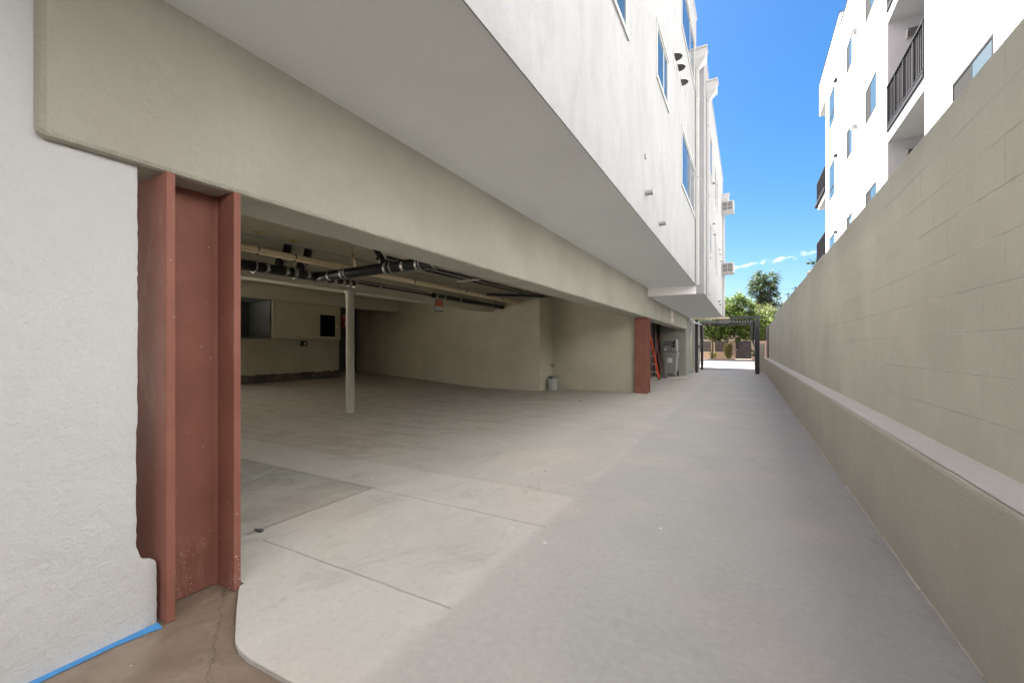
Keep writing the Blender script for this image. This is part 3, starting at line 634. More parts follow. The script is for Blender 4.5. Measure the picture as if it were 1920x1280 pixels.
MB().tube([(-6.15, 4.5, 2.40), (-6.22, 4.8, 2.40), (-6.30, 5.5, 2.42)], .06, 16).build('main_pipe', 'black_pipe', dp, smooth=True)
for y in (3.72, 4.02, 4.16, 4.38, 3.55 - .9, 2.2): 
    mb = MB(); clamp(mb, (-6.15, y, 2.41), (0, 1, 0), .084, .045); mb.build('band_clamp', 'steel_clamp', dp)
    MB().box(-6.075, -6.05, y - .015, y + .015, 2.36, 2.39).build('clamp_screw', 'alu', dp)
for y in (4.75, 4.95, 5.15, 5.30, 5.46):
    mb = MB(); clamp(mb, (-6.15 - (y - 4.5) * .15, y, 2.405), (-.1, 1, 0), .068, .05); mb.build('band_clamp', 'steel_clamp', dp)
for x in (-5.85, -5.55, -4.62, -4.28, -4.02, -3.72, -3.48, -3.3):
    mb = MB(); clamp(mb, (x, 4.60, 2.405), (1, 0, 0), .086, .04); mb.build('band_clamp', 'steel_clamp' if x in (-4.28, -3.48, -3.3) else 'galv', dp)
for y in (3.92, 4.27):
    MB().tube([(-6.15, y, 2.45), (-6.22, y + .06, 2.56), (-6.22, y + .16, 2.66), (-6.22, y + .20, 2.84)], .062, 14).build('riser_pipe', 'black_pipe', dp, smooth=True)
    mb = MB(); clamp(mb, (-6.21, y + .09, 2.58), (0, .8, 1), .07, .05); mb.build('band_clamp', 'galv', dp)
for x in (-4.72, -4.05, -3.75):
    MB().tube([(x, 4.60, 2.45), (x - .01, 4.60, 2.56), (x - .08, 4.62, 2.63), (x - .15, 4.63, 2.70), (x - .16, 4.63, 2.84)], .045, 14).build('riser_pipe', 'black_pipe', dp, smooth=True)
    MB().lathe((x - .16, 4.63, 2.815), [(0, 0), (.07, .004), (.10, .012), (.09, .024), (0, .0245)], 14).build('sealant_ring', 'foam', dp)
def hook(mb, x, y, z, r, ax='y'):
    pts = []
    for k in range(15):
        a = -pi * 1.2 + k / 14 * pi * 1.45
        c_, s_ = cos(a) * r, sin(a) * r
        pts.append((x + (c_ if ax == 'y' else 0), y + (0 if ax == 'y' else c_), z + s_))
    mb.tube(pts, .009, 6)
for y in (3.55, 4.18, 2.9):
    mb = MB(); hook(mb, -6.15, y, 2.41, .095); mb.build('pipe_hanger', 'galv', dp); rod(-6.23, y, 2.47, dp, False)
for x in (-5.45, -4.5, -3.95):
    mb = MB(); hook(mb, x, 4.6, 2.42, .098, 'x'); mb.build('pipe_hanger', 'galv', dp); rod(x, 4.68, 2.47, dp, False)
bp = thing('beige_pipe', (-5.9, 5, 2.58), 'long straight beige plastic pipe hung below the garage ceiling', 'pipe')
MB().tube([(-5.9, -1.9, 2.60), (-5.9, 11.1, 2.56)], .05, 20).build('pipe', 'beige_pipe', bp, smooth=True)
MB().tube([(-5.9, 5.1, 2.60), (-5.9, 5.1, 2.84)], .04, 14).build('pipe_branch', 'beige_pipe', bp, smooth=True)
MB().tube([(-5.83, 1.0, 2.55), (-5.83, 3.8, 2.545), (-5.84, 5.0, 2.55)], .012, 8).build('small_pipe', 'beige_pipe', bp, smooth=True)
for y in (3.45, 4.0, 6.6, 8.4, 10.1):
    mb = MB(); hook(mb, -5.9, y, 2.585, .055); mb.build('pipe_hanger', 'black_metal', bp); rod(-5.9, y, 2.64, bp)
wp = thing('supply_pipe', (-6.45, 8, 2.5), 'slim black pipe running beside the beam and thickening towards the end wall', 'pipe')
MB().tube([(-6.42, 5.3, 2.46), (-6.42, 7.9, 2.46)], .022, 12).build('pipe', 'black_pipe', wp, smooth=True)
MB().tube([(-6.42, 7.85, 2.46), (-6.42, 11.1, 2.45)], .055, 16).build('pipe', 'black_pipe', wp, smooth=True)
MB().tube([(-6.36, 5.6, 2.50), (-6.36, 7.6, 2.50)], .012, 8).build('pipe', 'black_pipe', wp, smooth=True)
MB().lathe((0, 0, 0), [(.05, 0), (.09, 0), (.09, .03), (.05, .03)], 16)
for y in (7.95, 8.25, 8.9, 10.4, 6.2): 
    mb = MB(); clamp(mb, (-6.42, y, 2.457), (0, 1, 0), .063 if y > 7 else .03, .04); mb.build('band_clamp', 'steel_clamp' if y < 8.5 else 'galv', wp); rod(-6.42, y, 2.5, wp, False)
MB().tube([(-6.42, 11.08, 2.45), (-6.42, 11.099, 2.45)], .085, 16).build('sealant_ring', 'foam', wp)
for k, (x, lab) in enumerate(((-4.72, 'slim dark pipe nearest the beam, over the steel strut'), (-4.94, 'slim dark pipe second from the beam, over the steel strut'))):
    p = thing('slim_pipe', (x, 7, 2.6), lab, 'pipe', 'pair of slim pipes over the strut')
    MB().tube([(x, 4.7, 2.60), (x, 10.6, 2.60)], .022, 12).build('pipe', 'black_pipe', p, smooth=True)
    for y in (6.95, 9.4): MB().box(x - .03, x + .03, y - .015, y + .015, 2.575, 2.635).build('pipe_clip', 'galv', p)
p = thing('strut', (-4.83, 6.95, 2.56), 'grey steel strut hung across below the pair of slim pipes', 'bracket')
MB().box(-5.08, -4.55, 6.93, 6.97, 2.545, 2.577).build('channel', 'galv', p); rod(-5.04, 6.95, 2.57, p, False); rod(-4.58, 6.95, 2.57, p, False)
p = thing('cross_pipe', (-5.2, 9.9, 2.6), 'black pipe crossing under the ceiling close to the end wall', 'pipe')
MB().tube([(-5.7, 9.05, 2.57), (-4.6, 10.1, 2.57)], .035, 14).build('pipe', 'black_pipe', p, smooth=True); rod(-5.3, 9.43, 2.6, p, False); rod(-4.9, 9.8, 2.6, p, False)
p = thing('conduit', (-5.3, 7, 2.6), 'thin grey conduit between the beige pipe and the slim pipes', 'pipe')
MB().tube([(-5.32, 2.0, 2.62), (-5.32, 11.0, 2.62)], .009, 8).build('tube', 'galv', p, smooth=True)

# ------------------------------------------------------------------ ladder, broom, bins in the alcove
def ladder():
    o = thing('stepladder', (-3.1, 17.0, 0), 'folded orange stepladder with silver steps leaning beside the far steel column', 'ladder')
    yb, H = 17.05, 1.86
    def P(u, z, dy=0): return (-2.93 - .30 * z / H + u, yb + .10 * z / H + dy, z)
    for s_ in (0, 1):
        top = P(-.10 - (.22 if s_ else 0), H); bot = P(-(.52 if s_ else 0), 0.03)
        MB().bar(bot, top, .035, .075).build('front_rail', 'orange', o, bevel=.004)
        MB().bar((bot[0] - .01, bot[1] + .12, .03), (top[0], top[1] + .10, H - .03), .028, .05).build('rear_rail', 'orange', o)
        MB().bar((bot[0], bot[1] - .02, -.0), (bot[0], bot[1] + .02, .06), .06, .06).build('rubber_foot', 'rubber', o, bevel=.01)
    for k in range(5):
        z = .30 + k * .31; f = z / H
        a = P(0 - .10 * f - .01, z); b = P(-.52 + .20 * f + .01, z)
        MB().bar(b, a, .085, .028).build('step', 'alu', o)
        MB().bar((a[0] - .06, a[1] + .0, z - .01), (a[0] - .004, a[1], z - .09), .012, .02).build('step_brace', 'alu', o)
    MB().box(-3.62, -3.28, yb + .03, yb + .24, H - .02, H + .035).build('top_cap', 'rubber', o, bevel=.012)
    MB().tube([P(-.14, .26, .02), P(-.10, .18, .02), P(-.03, .06, .01)], .012, 6).build('spreader', 'rubber', o, smooth=True)
ladder()
o = thing('broom', (-3.25, 18.2, 0), 'thin red-handled broom leaning between the ladder and the grey bin', 'broom')
MB().tube([(-3.02, 18.0, .12), (-3.35, 18.6, 1.78)], .014, 8).build('handle', 'broom_red', o, smooth=True)
MB().box(-3.14, -2.80, 17.95, 18.05, .0, .14).build('broom_head', 'bin_dark', o, bevel=.015)
o = thing('broom', (-3.5, 18.4, 0), 'red pole leaning behind the broom, tilted the other way', 'pole')
MB().tube([(-3.45, 18.1, .02), (-3.18, 18.7, 1.85)], .013, 8).build('handle', 'broom_red', o, smooth=True)
o = thing('timber_strip', (-2.6, 18.3, 0), 'pale timber strip lying on the concrete in front of the bins', 'plank')
MB().bar((-2.85, 18.2, .015), (-2.02, 18.5, .015), .05, .02).build('plank', 'pale_wood', o)
def cart(x, y, lab, z=0):
    o = thing('wheeled_bin', (x, y, z), lab, 'bin', 'grey wheeled bins in the alcove')
    w, d, h = .27, .30, .98
    lo = [(x - w * .8, y - d * .72), (x + w * .8, y - d * .72), (x + w * .8, y + d * .72), (x - w * .8, y + d * .72)]
    hi = [(x - w, y - d), (x + w, y - d), (x + w, y + d), (x - w, y + d)]
    vs = [(a, b, z + .04) for a, b in lo] + [(a, b, z + h) for a, b in hi]
    MB().add(vs, [(3, 2, 1, 0), (4, 5, 6, 7)] + [(k, (k + 1) % 4, (k + 1) % 4 + 4, k + 4) for k in range(4)]).build('bin_body', 'bin', o, bevel=.035, bseg=3)
    # raised ribs either side of a recessed front panel
    mb = MB()
    for s_ in (-1, 1):
        mb.add([(x + s_ * w * .42, y - d * .74, z + .05), (x + s_ * w * .80, y - d * .74, z + .05), (x + s_ * w * .95, y - d * 1.03, z + h - .12), (x + s_ * w * .46, y - d * 1.03, z + h - .12),
                (x + s_ * w * .42, y - d * .66, z + .05), (x + s_ * w * .80, y - d * .66, z + .05), (x + s_ * w * .95, y - d * .95, z + h - .12), (x + s_ * w * .46, y - d * .95, z + h - .12)],
               [(0, 1, 2, 3), (7, 6, 5, 4), (0, 4, 5, 1), (1, 5, 6, 2), (2, 6, 7, 3), (3, 7, 4, 0)])
    mb.build('rib', 'bin', o, bevel=.01)
    MB().box(x - w * 1.04, x + w * 1.04, y - d * 1.06, y + d * 1.05, z + h - .11, z + h - .01).build('rim', 'bin', o, bevel=.02)
    l = MB().box(x - w * 1.08, x + w * 1.08, y - d * 1.12, y + d * 1.12, z + h, z + h + .06).build('lid', 'bin', o, bevel=.025, bseg=3)
    MB().box(x - .06, x + .06, y - d * 1.2, y - d * 1.1, z + h + .012, z + h + .035).build('lid_grip', 'bin', l, bevel=.006)
    lb = MB().add([(x - .10, y - d * .955, z + .60), (x + .10, y - d * .955, z + .60), (x + .10, y - d * 1.01, z + .80), (x - .10, y - d * 1.01, z + .80)], [(0, 1, 2, 3)]).build('paper_label', 'label_white', o)
    for s_ in (-1, 1): MB().tube([(x + s_ * w * .82, y + d * .72, z + .11), (x + s_ * w * 1.0, y + d * .72, z + .11)], .11, 18).build('wheel', 'rubber', o)
    MB().box(x - w * .4, x + w * .4, y - d * .80, y - d * .70, z + .06, z + .16).build('foot_recess', 'bin_dark', o)
    return o
cart(-2.86, 19.45, 'tall grey wheeled bin standing on the floor with a paper label')
# second, smaller bin set on top, its dark flap and wheels facing out
o = thing('upturned_bin', (-2.88, 19.5, 1.05), 'smaller grey bin lying on top of the standing bin with black wheels showing', 'bin', 'grey wheeled bins in the alcove')
z = 1.045
MB().box(-3.14, -2.60, 19.22, 19.72, z, z + .56).build('bin_body', 'bin', o, bevel=.05)
MB().box(-3.10, -2.82, 19.14, 19.222, z + .30, z + .50).build('lid_flap', 'bin_dark', o, bevel=.02)
MB().box(-2.80, -2.76, 19.16, 19.222, z + .02, z + .52).box(-2.66, -2.62, 19.16, 19.222, z + .10, z + .52).build('rib', 'bin', o, bevel=.01)
for zz_ in (z + .26, z + .40): MB().tube([(-2.76, 19.16, zz_), (-2.66, 19.16, zz_)], .055, 14).build('wheel', 'rubber', o)
MB().box(-3.10, -3.02, 19.216, 19.219, z + .06, z + .16).build('paper_label', 'label_white', o)

# ------------------------------------------------------------------ gate over the end of the driveway
g = thing('driveway_gate', (-.8, 24, 0), 'black steel gate frame across the end of the driveway with its slatted leaf lifted overhead', 'gate')
PW = .13
def post(x, y, h, w=PW): return MB().box(x - w / 2, x + w / 2, y - w / 2, y + w / 2, 0, h).build('post', 'black_metal', g, bevel=.006)
post(-2.18, 23.0, 2.72); post(.44, 23.0, 2.72, .17); post(-2.2, 26.2, 2.66); post(.44, 26.2, 2.66)
MB().box(-2.24, .52, 22.95, 23.05, 2.62, 2.72).build('top_bar', 'black_metal', g)
MB().box(-2.2, .50, 26.12, 26.26, 2.55, 2.66).build('top_bar', 'black_metal', g)
MB().box(-2.1, .36, 26.1, 26.15, 2.44, 2.50).build('leaf_frame', 'black_metal', g)
mb = MB(); k = 0
while -2.06 + k * .125 < .34: mb.bar((-2.06 + k * .125, 23.3, 2.57), (-2.06 + k * .125, 26.0, 2.60), .04, .04); k += 1
mb.build('leaf_slats', 'black_metal', g)
mb = MB(); k = 0
while -2.08 + k * .125 < .36: mb.box(-2.08 + k * .125, -2.015 + k * .125, 23.22, 23.27, 2.32, 2.405); k += 1
mb.build('leaf_teeth', 'black_metal', g)
for s_, x in ((1, -2.05), (-1, .28)):
    a = MB().bar((x, 23.5, 2.5), (x, 24.0, 1.45), .06, .10).bar((x, 24.0, 1.45), (x + s_ * -.08, 23.4, 1.25), .05, .08).build('lift_arm', 'black_metal', g)
    MB().tube([(x + s_ * .08, 23.7, 2.4), (x + s_ * .08, 24.0, 1.6)], .045, 10).build('spring', 'galv', a)
op = MB().box(-1.22, -.72, 22.4, 22.9, 2.40, 2.57).build('operator_box', 'grill', g, bevel=.02)
MB().box(-2.3, -.72, 22.40, 22.50, 2.60, 2.66).build('operator_rail', 'beige_pipe', g)
MB().bar((-2.3, 22.3, 2.52), (-1.95, 22.9, 2.36), .05).build('lift_bracket', 'white_metal', g)
o = thing('wall_bracket', (-2.3, 21.9, 1.9), 'white metal bracket frame on the grey-green wall beside the gate', 'bracket')
MB().box(-2.338, -2.30, 21.60, 21.66, 1.85, 2.52).box(-2.338, -2.30, 22.0, 22.06, 1.85, 2.52).box(-2.338, -2.30, 21.66, 22.0, 1.85, 1.93).build('bracket_frame', 'white_metal', o)
MB().bar((-2.31, 21.8, 2.46), (-2.0, 22.3, 2.38), .07).build('arm', 'white_metal', o)
o = thing('wall_conduit', (-2.3, 22.3, 0), 'thin pale cable curving down the grey-green wall to the gate post', 'cable')
MB().tube([(-2.325, 21.9, 1.85), (-2.325, 21.8, 1.3), (-2.32, 21.85, .8), (-2.31, 22.2, .3), (-2.25, 22.7, .06), (-2.22, 22.9, .02)], .016, 8).build('cable', 'beige_pipe', o, smooth=True)
o = thing('hose_bib', (-2.3, 24.6, .3), 'small dark hose fitting low on the wall behind the gate post', 'tap')
MB().tube([(-2.34, 24.5, .62), (-2.28, 24.5, .62), (-2.27, 24.5, .1)], .03, 8).build('pipe', 'black_metal', o)

# ------------------------------------------------------------------ retaining wall and kerb (right)
rw = thing('block_wall', (1.1, 10, 0), 'long olive painted block wall with a low ledge along the right of the driveway', 'wall')
MB().box(.976, 1.17, -16, 19.7, .6, 2.578).box(.976, 1.17, 19.7, 25.2, .6, 2.37).build('blockwork', 'block', rw, bevel=.006)
mb = MB(); prev = None; ny = 190
for i in range(ny + 1):
    y = -16 + i * 41.0 / ny; w1, w2 = random.uniform(-.0015, .0015), random.uniform(-.0015, .0015)
    row = [(.786 + w1, y, -.1), (.786 + w2, y, .675), (.790, y, .690), (.800, y, .697), (.98, y, .699), (.98, y, -.1)]
    if prev: mb.add(prev + row, [(k, (k + 1) % 6, (k + 1) % 6 + 6, k + 6) for k in range(6)])
    else: mb.add(row, [(0, 1, 2, 3, 4, 5)])
    prev = row
mb.add(prev, [(5, 4, 3, 2, 1, 0)]); 
lg = mb.build('ledge', 'kerb', rw)
mb = MB(); prev = None
for i in range(160):
    y = -16 + i * 41.0 / 159; row = [(.797 + random.uniform(-.002, .003), y, .7015), (.976, y, .7015)]
    if prev: mb.quad(prev[0], prev[1], row[1], row[0])
    prev = row
mb.build('ledge_top', 'ledge_top', lg)
mb = MB(); y = .9
while y < 25:
    L = random.uniform(.08, .5); w_ = random.uniform(.003, .016)
    mb.box(.786 - w_, .79, y, y + L, -.01, random.uniform(.004, .010)); y += L + (random.uniform(.0, .05) if random.random() < .6 else 0)
mb.build('paint_line', 'planter', rw)
o = thing('gate_pier', (.65, 25.3, 0), 'low beige pier between the black gate post and the block wall', 'pier')
MB().box(.52, .80, 25.05, 25.5, -.02, 1.46).build('pier', 'kerb', o, bevel=.02)
o = thing('wall_end_post', (.93, 25.6, .5), 'white slim post with a dark steel strip at the end of the block wall', 'post')
MB().box(.88, .93, 25.25, 25.32, .66, 2.30).build('post', 'white_metal', o); MB().box(.935, 1.06, 25.22, 25.26, .71, 2.25).build('steel_strip', 'black_metal', o)

# blue masking tape along the foot of the white wall
mb = MB(); y = -.6; prev = None
while y < .97:
    w_ = .022 + random.uniform(-.004, .004) + (.015 if y > .80 else 0); x0 = -2.384 + (.02 if y > .93 else 0)
    row = [(x0, y, -.0175 + (.01 if y > .9 else 0)), (x0 + .012 + w_, y, -.0175)]
    if prev: mb.quad(prev[0], prev[1], row[1], row[0])
    prev = row; y += .045
tp = mb.build('masking_tape', 'tape', fixn=False); tag(tp, 'strip of blue masking tape along the foot of the white wall', 'tape')
s_ = tp.modifiers.new('thick', 'SOLIDIFY'); s_.thickness = .002

# small debris on the slab
for (x, y, L, a, m, lab) in ((-1.52, .96, .035, .4, 'label_white', 'crumbled white plaster chip on the slab edge by the rounded corner'), (-3.35, 9.4, .07, .2, 'earth', 'dark dried leaf on the concrete in front of the end wall'),
                        (-2.9, 1.72, .05, 1.0, 'grey_dark', 'dark scrap on the floor joint just past the near column')):
    mb = MB(); pts = [(x + cos(k / 7 * 2 * pi + a) * L * random.uniform(.5, 1) * (1.3 if k % 2 else .7), y + sin(k / 7 * 2 * pi + a) * L * .5 * random.uniform(.5, 1)) for k in range(7)]
    mb.extr(pts, 2, .001 if y > 1 else -.02, .012 if y > 1 else -.008); tag(mb.build('debris', m, bevel=.002), lab, 'debris')

# ------------------------------------------------------------------ the neighbouring building (right)
XN = 3.1
nb_ = thing('apartment_building', (6, 8, 0), 'bright white apartment building behind the block wall with balconies and blue windows', 'building')
lev = [4.55 + 1.25, 7.57 + 1.25, 10.57 + 1.25, 13.57 + 1.25]
NW = []
for i, (top, bot) in enumerate(((5.80, 4.80), (8.82, 7.83), (11.82, 10.83))):
    NW.append((15.0, 16.2, bot, top)); NW.append((18.05, 19.0, bot, top))
for top, bot in ((5.88, 4.40), (8.89, 7.45), (11.90, 10.49)): NW.append((21.25, 22.6, bot, top))
NW2 = [(8.68, 10.08, 4.75, 5.76), (8.68, 10.08, 7.75, 8.76), (8.68, 10.08, 10.75, 11.76), (4.4, 6.2, 4.75, 5.76), (4.4, 6.2, 7.75, 8.76)]
RC = [(11.39, 13.93, 3.65, 6.38), (11.39, 13.93, 6.72, 9.37), (11.39, 13.93, 9.72, 12.37)]
mb = wall_x(MB(), XN, -18, 20.2, -.1, 13.35, [h for h in NW if h[1] < 20.2] + NW2, .10)
# remove the wall inside the balcony recesses by building them as openings too
mb = wall_x(MB(), XN, -18, 20.2, -.1, 13.35, [h for h in NW if h[1] < 20.2] + NW2 + RC, .10)
mb = MB(); holes = [h for h in NW if h[1] < 20.2] + NW2
ys_ = sorted({-18, 20.2} | {v for h in holes + RC for v in h[:2]}); zs_ = sorted({-.1, 13.35} | {v for h in holes + RC for v in h[2:4]})
for a, b in zip(ys_, ys_[1:]):
    for c_, d_ in zip(zs_, zs_[1:]):
        my, mz = (a + b) / 2, (c_ + d_) / 2
        if any(h[0] < my < h[1] and h[2] < mz < h[3] for h in holes + RC): continue
        mb.quad((XN, a, c_), (XN, b, c_), (XN, b, d_), (XN, a, d_))
for hs_, dep in ((holes, .10), (RC, 1.5)):
    for a, b, c_, d_ in hs_:
        X2 = XN + dep
        mb.quad((XN, a, c_), (XN, b, c_), (X2, b, c_), (X2, a, c_)); mb.quad((XN, a, d_), (XN, b, d_), (X2, b, d_), (X2, a, d_))
        mb.quad((XN, a, c_), (XN, a, d_), (X2, a, d_), (X2, a, c_)); mb.quad((XN, b, c_), (XN, b, d_), (X2, b, d_), (X2, b, c_))
        if dep > 1: mb.quad((X2, a, c_), (X2, b, c_), (X2, b, d_), (X2, a, d_))
mb.build('facade', 'neighbor', nb_)
mb = wall_x(MB(), XN, 20.2, 23.5, -.1, 13.95, [h for h in NW if h[0] > 20.2], .10)
mb.quad((XN, 23.5, -.1), (XN + 9, 23.5, -.1), (XN + 9, 23.5, 12.45), (XN, 23.5, 12.45))
mb.quad((XN, 20.2, 13.35), (XN + 9, 20.2, 13.35), (XN + 9, 20.2, 13.95), (XN, 20.2, 13.95))
mb.build('facade', 'neighbor', nb_)
MB().box(XN, XN + 9, 23.501, 25.4, 12.45, 13.95).build('roof_overhang', 'neighbor', nb_)
MB().box(XN + .02, XN + 9, -18, 20.2, 13.2, 13.3).box(XN + .02, XN + 9, 20.22, 23.49, 13.7, 13.8).build('roof', 'apron', nb_)
MB().box(XN - .02, XN + .2, -18, 20.19, 13.351, 13.38).box(XN - .02, XN + .2, 20.2, 25.42, 13.951, 13.98).build('parapet_cap', 'dark_frame', nb_)
MB().quad((XN + 9, -18, 0), (XN + 9, 25, 0), (XN + 9, 25, 13.9), (XN + 9, -18, 13.9)).quad((XN, -18, 0), (XN + 9, -18, 0), (XN + 9, -18, 13.35), (XN, -18, 13.35)).build('outer_wall', 'neighbor', nb_)
for w in NW[:6]: window(nb_, XN, -1, *w, kind='dark', split=.55, sill=False, screen='screen', glassmat='glass2')
for w in NW[6:]:
    o = window(nb_, XN, -1, *w, kind='dark', split=.5, sill=False, glassmat='glass2')
    MB().box(XN - .006, XN + .03, w[0] + .05, w[1] - .05, w[2] + .38, w[2] + .42).build('transom', 'dark_frame', o)
for w in NW2: window(nb_, XN, -1, *w, kind='dark', split=.5, sill=False, screen='screen', glassmat='glass2')
# recessed balconies: unseen dark floors and doors added to cut bounce, then railings
for a, b, c_, d_ in RC:
    MB().box(XN + .06, XN + 1.49, a + .01, b - .01, c_ + .002, c_ + .02).build('absorber_floor', 'asphalt', nb_)
    fr = MB().box(XN + 1.44, XN + 1.49, a + .1, b - .1, c_ + .02, c_ + .10).box(XN + 1.44, XN + 1.49, a + .1, b - .1, c_ + 2.25, c_ + 2.33).box(XN + 1.44, XN + 1.49, a + .1, a + .17, c_ + .1, c_ + 2.25).box(XN + 1.44, XN + 1.49, b - .17, b - .1, c_ + .1, c_ + 2.25).box(XN + 1.44, XN + 1.49, (a + b) / 2 - .04, (a + b) / 2 + .04, c_ + .1, c_ + 2.25).build('absorber_door', 'dark_frame', nb_)
    MB().box(XN + 1.46, XN + 1.47, a + .17, b - .17, c_ + .1, c_ + 2.25).build('pane', 'grey_dark', fr)
for a, b, c_, d_ in RC:
    mb = MB().box(XN - .03, XN + .03, a, b, c_ + 1.02, c_ + 1.06).box(XN - .02, XN + .02, a, b, c_ + .06, c_ + .09)
    y = a + .06
    while y < b - .02: mb.box(XN - .008, XN + .008, y - .008, y + .008, c_ + .09, c_ + 1.02); y += .11
    for y in (a + .03, (a + b) / 2, b - .03, a + .64, b - .64): mb.box(XN - .02, XN + .02, y - .022, y + .022, c_ + .0, c_ + 1.02)
    mb.build('railing', 'dark_frame', nb_)
    MB().box(XN - .03, XN + .05, a - .0, b + .0, c_ - .08, c_ + .012).build('slab_edge', 'dark_frame', nb_)
    for xx, w_ in ((XN + .35, .24), (XN + .80, .30)):
        zt = d_ - .30
        if c_ < 4: zt = d_ - .25
        m = MB().add([(xx, b, zt), (xx + w_, b, zt), (xx + w_, b, zt - .22), (xx, b, zt - .22), (xx, b - .16, zt - .05), (xx + w_, b - .16, zt - .05), (xx + w_, b - .10, zt - .24), (xx, b - .10, zt - .24)],
                     [(0, 1, 5, 4), (0, 4, 7, 3), (1, 2, 6, 5), (3, 7, 6, 2)]); v = m.build('exhaust_vent', 'planter', nb_)
        MB().quad((xx + .01, b - .155, zt - .06), (xx + w_ - .01, b - .155, zt - .06), (xx + w_ - .01, b - .10, zt - .235), (xx + .01, b - .10, zt - .235)).build('vent_opening', 'grill', v)
# street-end balconies
for zb in (8.35, 5.35, 11.0 - 99):
    if zb < 0: continue
    MB().box(XN + .02, XN + 4, 23.52, 26.0, zb - .28, zb - .02).build('balcony_slab', 'neighbor', nb_)
    MB().box(XN - .06, XN + 4, 23.51, 26.6, zb - .02, zb + .10).build('balcony_edge', 'dark_frame', nb_)
    mb = MB().box(XN, XN + .04, 23.52, 26.3, zb + 1.08, zb + 1.12)
    y = 23.6
    while y < 26.35: mb.box(XN + .01, XN + .03, y - .01, y + .01, zb + .1, zb + 1.08); y += .11
    mb.box(XN, XN + .05, 26.28, 26.34, zb + .1, zb + 1.12); x = XN + .1
    while x < XN + 4: mb.box(x - .01, x + .01, 26.3, 26.32, zb + .1, zb + 1.08); x += .11
    mb.box(XN, XN + 4, 26.29, 26.33, zb + 1.08, zb + 1.12)
    mb.build('railing', 'dark_frame', nb_)
# small round vents, scupper spouts and drip pipes on the facade
def nhood(y, z, r=.05): MB().tube([(XN, y, z), (XN - .07, y, z), (XN - .10, y, z - .05)], [r, r, r * .9], 10).build('vent_hood', 'ac', nb_)
for z in (12.15, 10.72, 9.45, 8.2, 7.05, 5.8, 4.55): nhood(19.85, z)
for z in (11.7, 8.75, 5.75): MB().box(XN - .09, XN, 20.7, 20.95, z, z + .06).build('vent_slot', 'screen', nb_)
for z in (8.30, 5.30, 11.35):
    MB().box(XN - .16, XN, 17.1, 17.45, z, z + .05).box(XN - .05, XN, 17.08, 17.12, z - .45, z).build('spout', 'ac', nb_)
MB().box(XN - .006, XN - .001, 17.30, 17.33, -.1, 13.34).build('control_joint', 'ac', nb_)
MB().tube([(XN + .35, 20.4, 13.9), (XN + .35, 20.4, 17)], .10, 14).build('vent_pipe', 'white_metal', nb_, smooth=True)
MB().box(XN + .25, XN + .9, 18.4, 19.6, 13.3, 14.35).build('roof_unit', 'ac', nb_, bevel=.03)
MB().box(XN + .25, XN + .6, 19.8, 20.1, 13.2, 13.9).build('roof_unit', 'ac', nb_)

# air conditioners hung on the left building's far windows
for z, lab in ((7.05, 'upper window air conditioner sticking out of the far end of the left facade'), (4.42, 'lower window air conditioner sticking out of the far end of the left facade')):
    o = thing('air_conditioner', (-.7, 20.6, z), lab, 'air conditioner', 'air conditioners on the left facade')
    MB().box(-.946, -.47, 20.35, 20.98, z, z + .44).build('case', 'ac', o, bevel=.015)
    mb = MB()
    for a, b in ((-.90, -.73), (-.70, -.53)):
        for c_, d_ in ((z + .22, z + .39), (z + .05, z + .19)):
            mb.box(a, b, 20.335, 20.349, c_, d_)
    gr = mb.build('grille', 'grill', o)
    mb = MB()
    for k in range(5): mb.box(-.91, -.52, 20.33, 20.334, z + .07 + k * .07, z + .078 + k * .07)
    mb.build('grille_bars', 'ac', gr)

# ------------------------------------------------------------------ across the street
YW = 50
fw = thing('street_wall', (-1, YW, 0), 'pinkish garden wall with dark timber panels across the street', 'wall')
MB().box(-14, -1.62, YW, YW + .2, 0, .78).build('base_wall', 'pink_stucco', fw)
for x in (-9.2, -6.2, -3.3, ): MB().box(x, x + .36, YW - .05, YW + .3, 0, 1.95).build('pillar', 'pink_stucco', fw, bevel=.01)
MB().box(-1.62, -1.02, YW - .06, YW + .3, 0, 2.05).build('pillar', 'pink_stucco', fw, bevel=.01)
MB().box(.45, 1.0, YW - .06, YW + .3, 0, 2.05).build('pillar', 'pink_stucco', fw, bevel=.01)
for a, b in ((-8.84, -6.2), (-5.84, -3.3), (-2.94, -1.62)):
    mb = MB(); z = .80
    while z < 1.8: mb.box(a, b, YW + .05, YW + .09, z, z + .125); z += .135
    mb.build('timber_panel', 'dark_fence', fw)
mb = MB(); z = .06
while z < 1.9: mb.box(-1.0, .43, YW + .02, YW + .07, z, z + .145); z += .155
dr = mb.build('garden_gate', 'dark_fence', fw); MB().box(-.93, -.87, YW - .04, YW + .02, .95, 1.05).build('handle', 'alu', dr)
MB().box(1.0, 30, YW, YW + .2, 0, 1.9).build('side_wall', 'pink_stucco', fw)
hse = thing('house', (-6, 60, 0), 'low house with a tiled roof behind the trees across the street', 'house')
MB().box(-14, 3, 57, 66, 0, 3.2).build('wall', 'house_wall', hse)
MB().extr([(56.3, 3.2), (61.5, 4.4), (66.7, 3.2)], 0, -14.6, 3.6).build('roof', 'bark', hse)
MB().box(-2.2, -.8, 56.95, 57.0, 1.0, 2.3).build('window', 'dark_fence', hse)

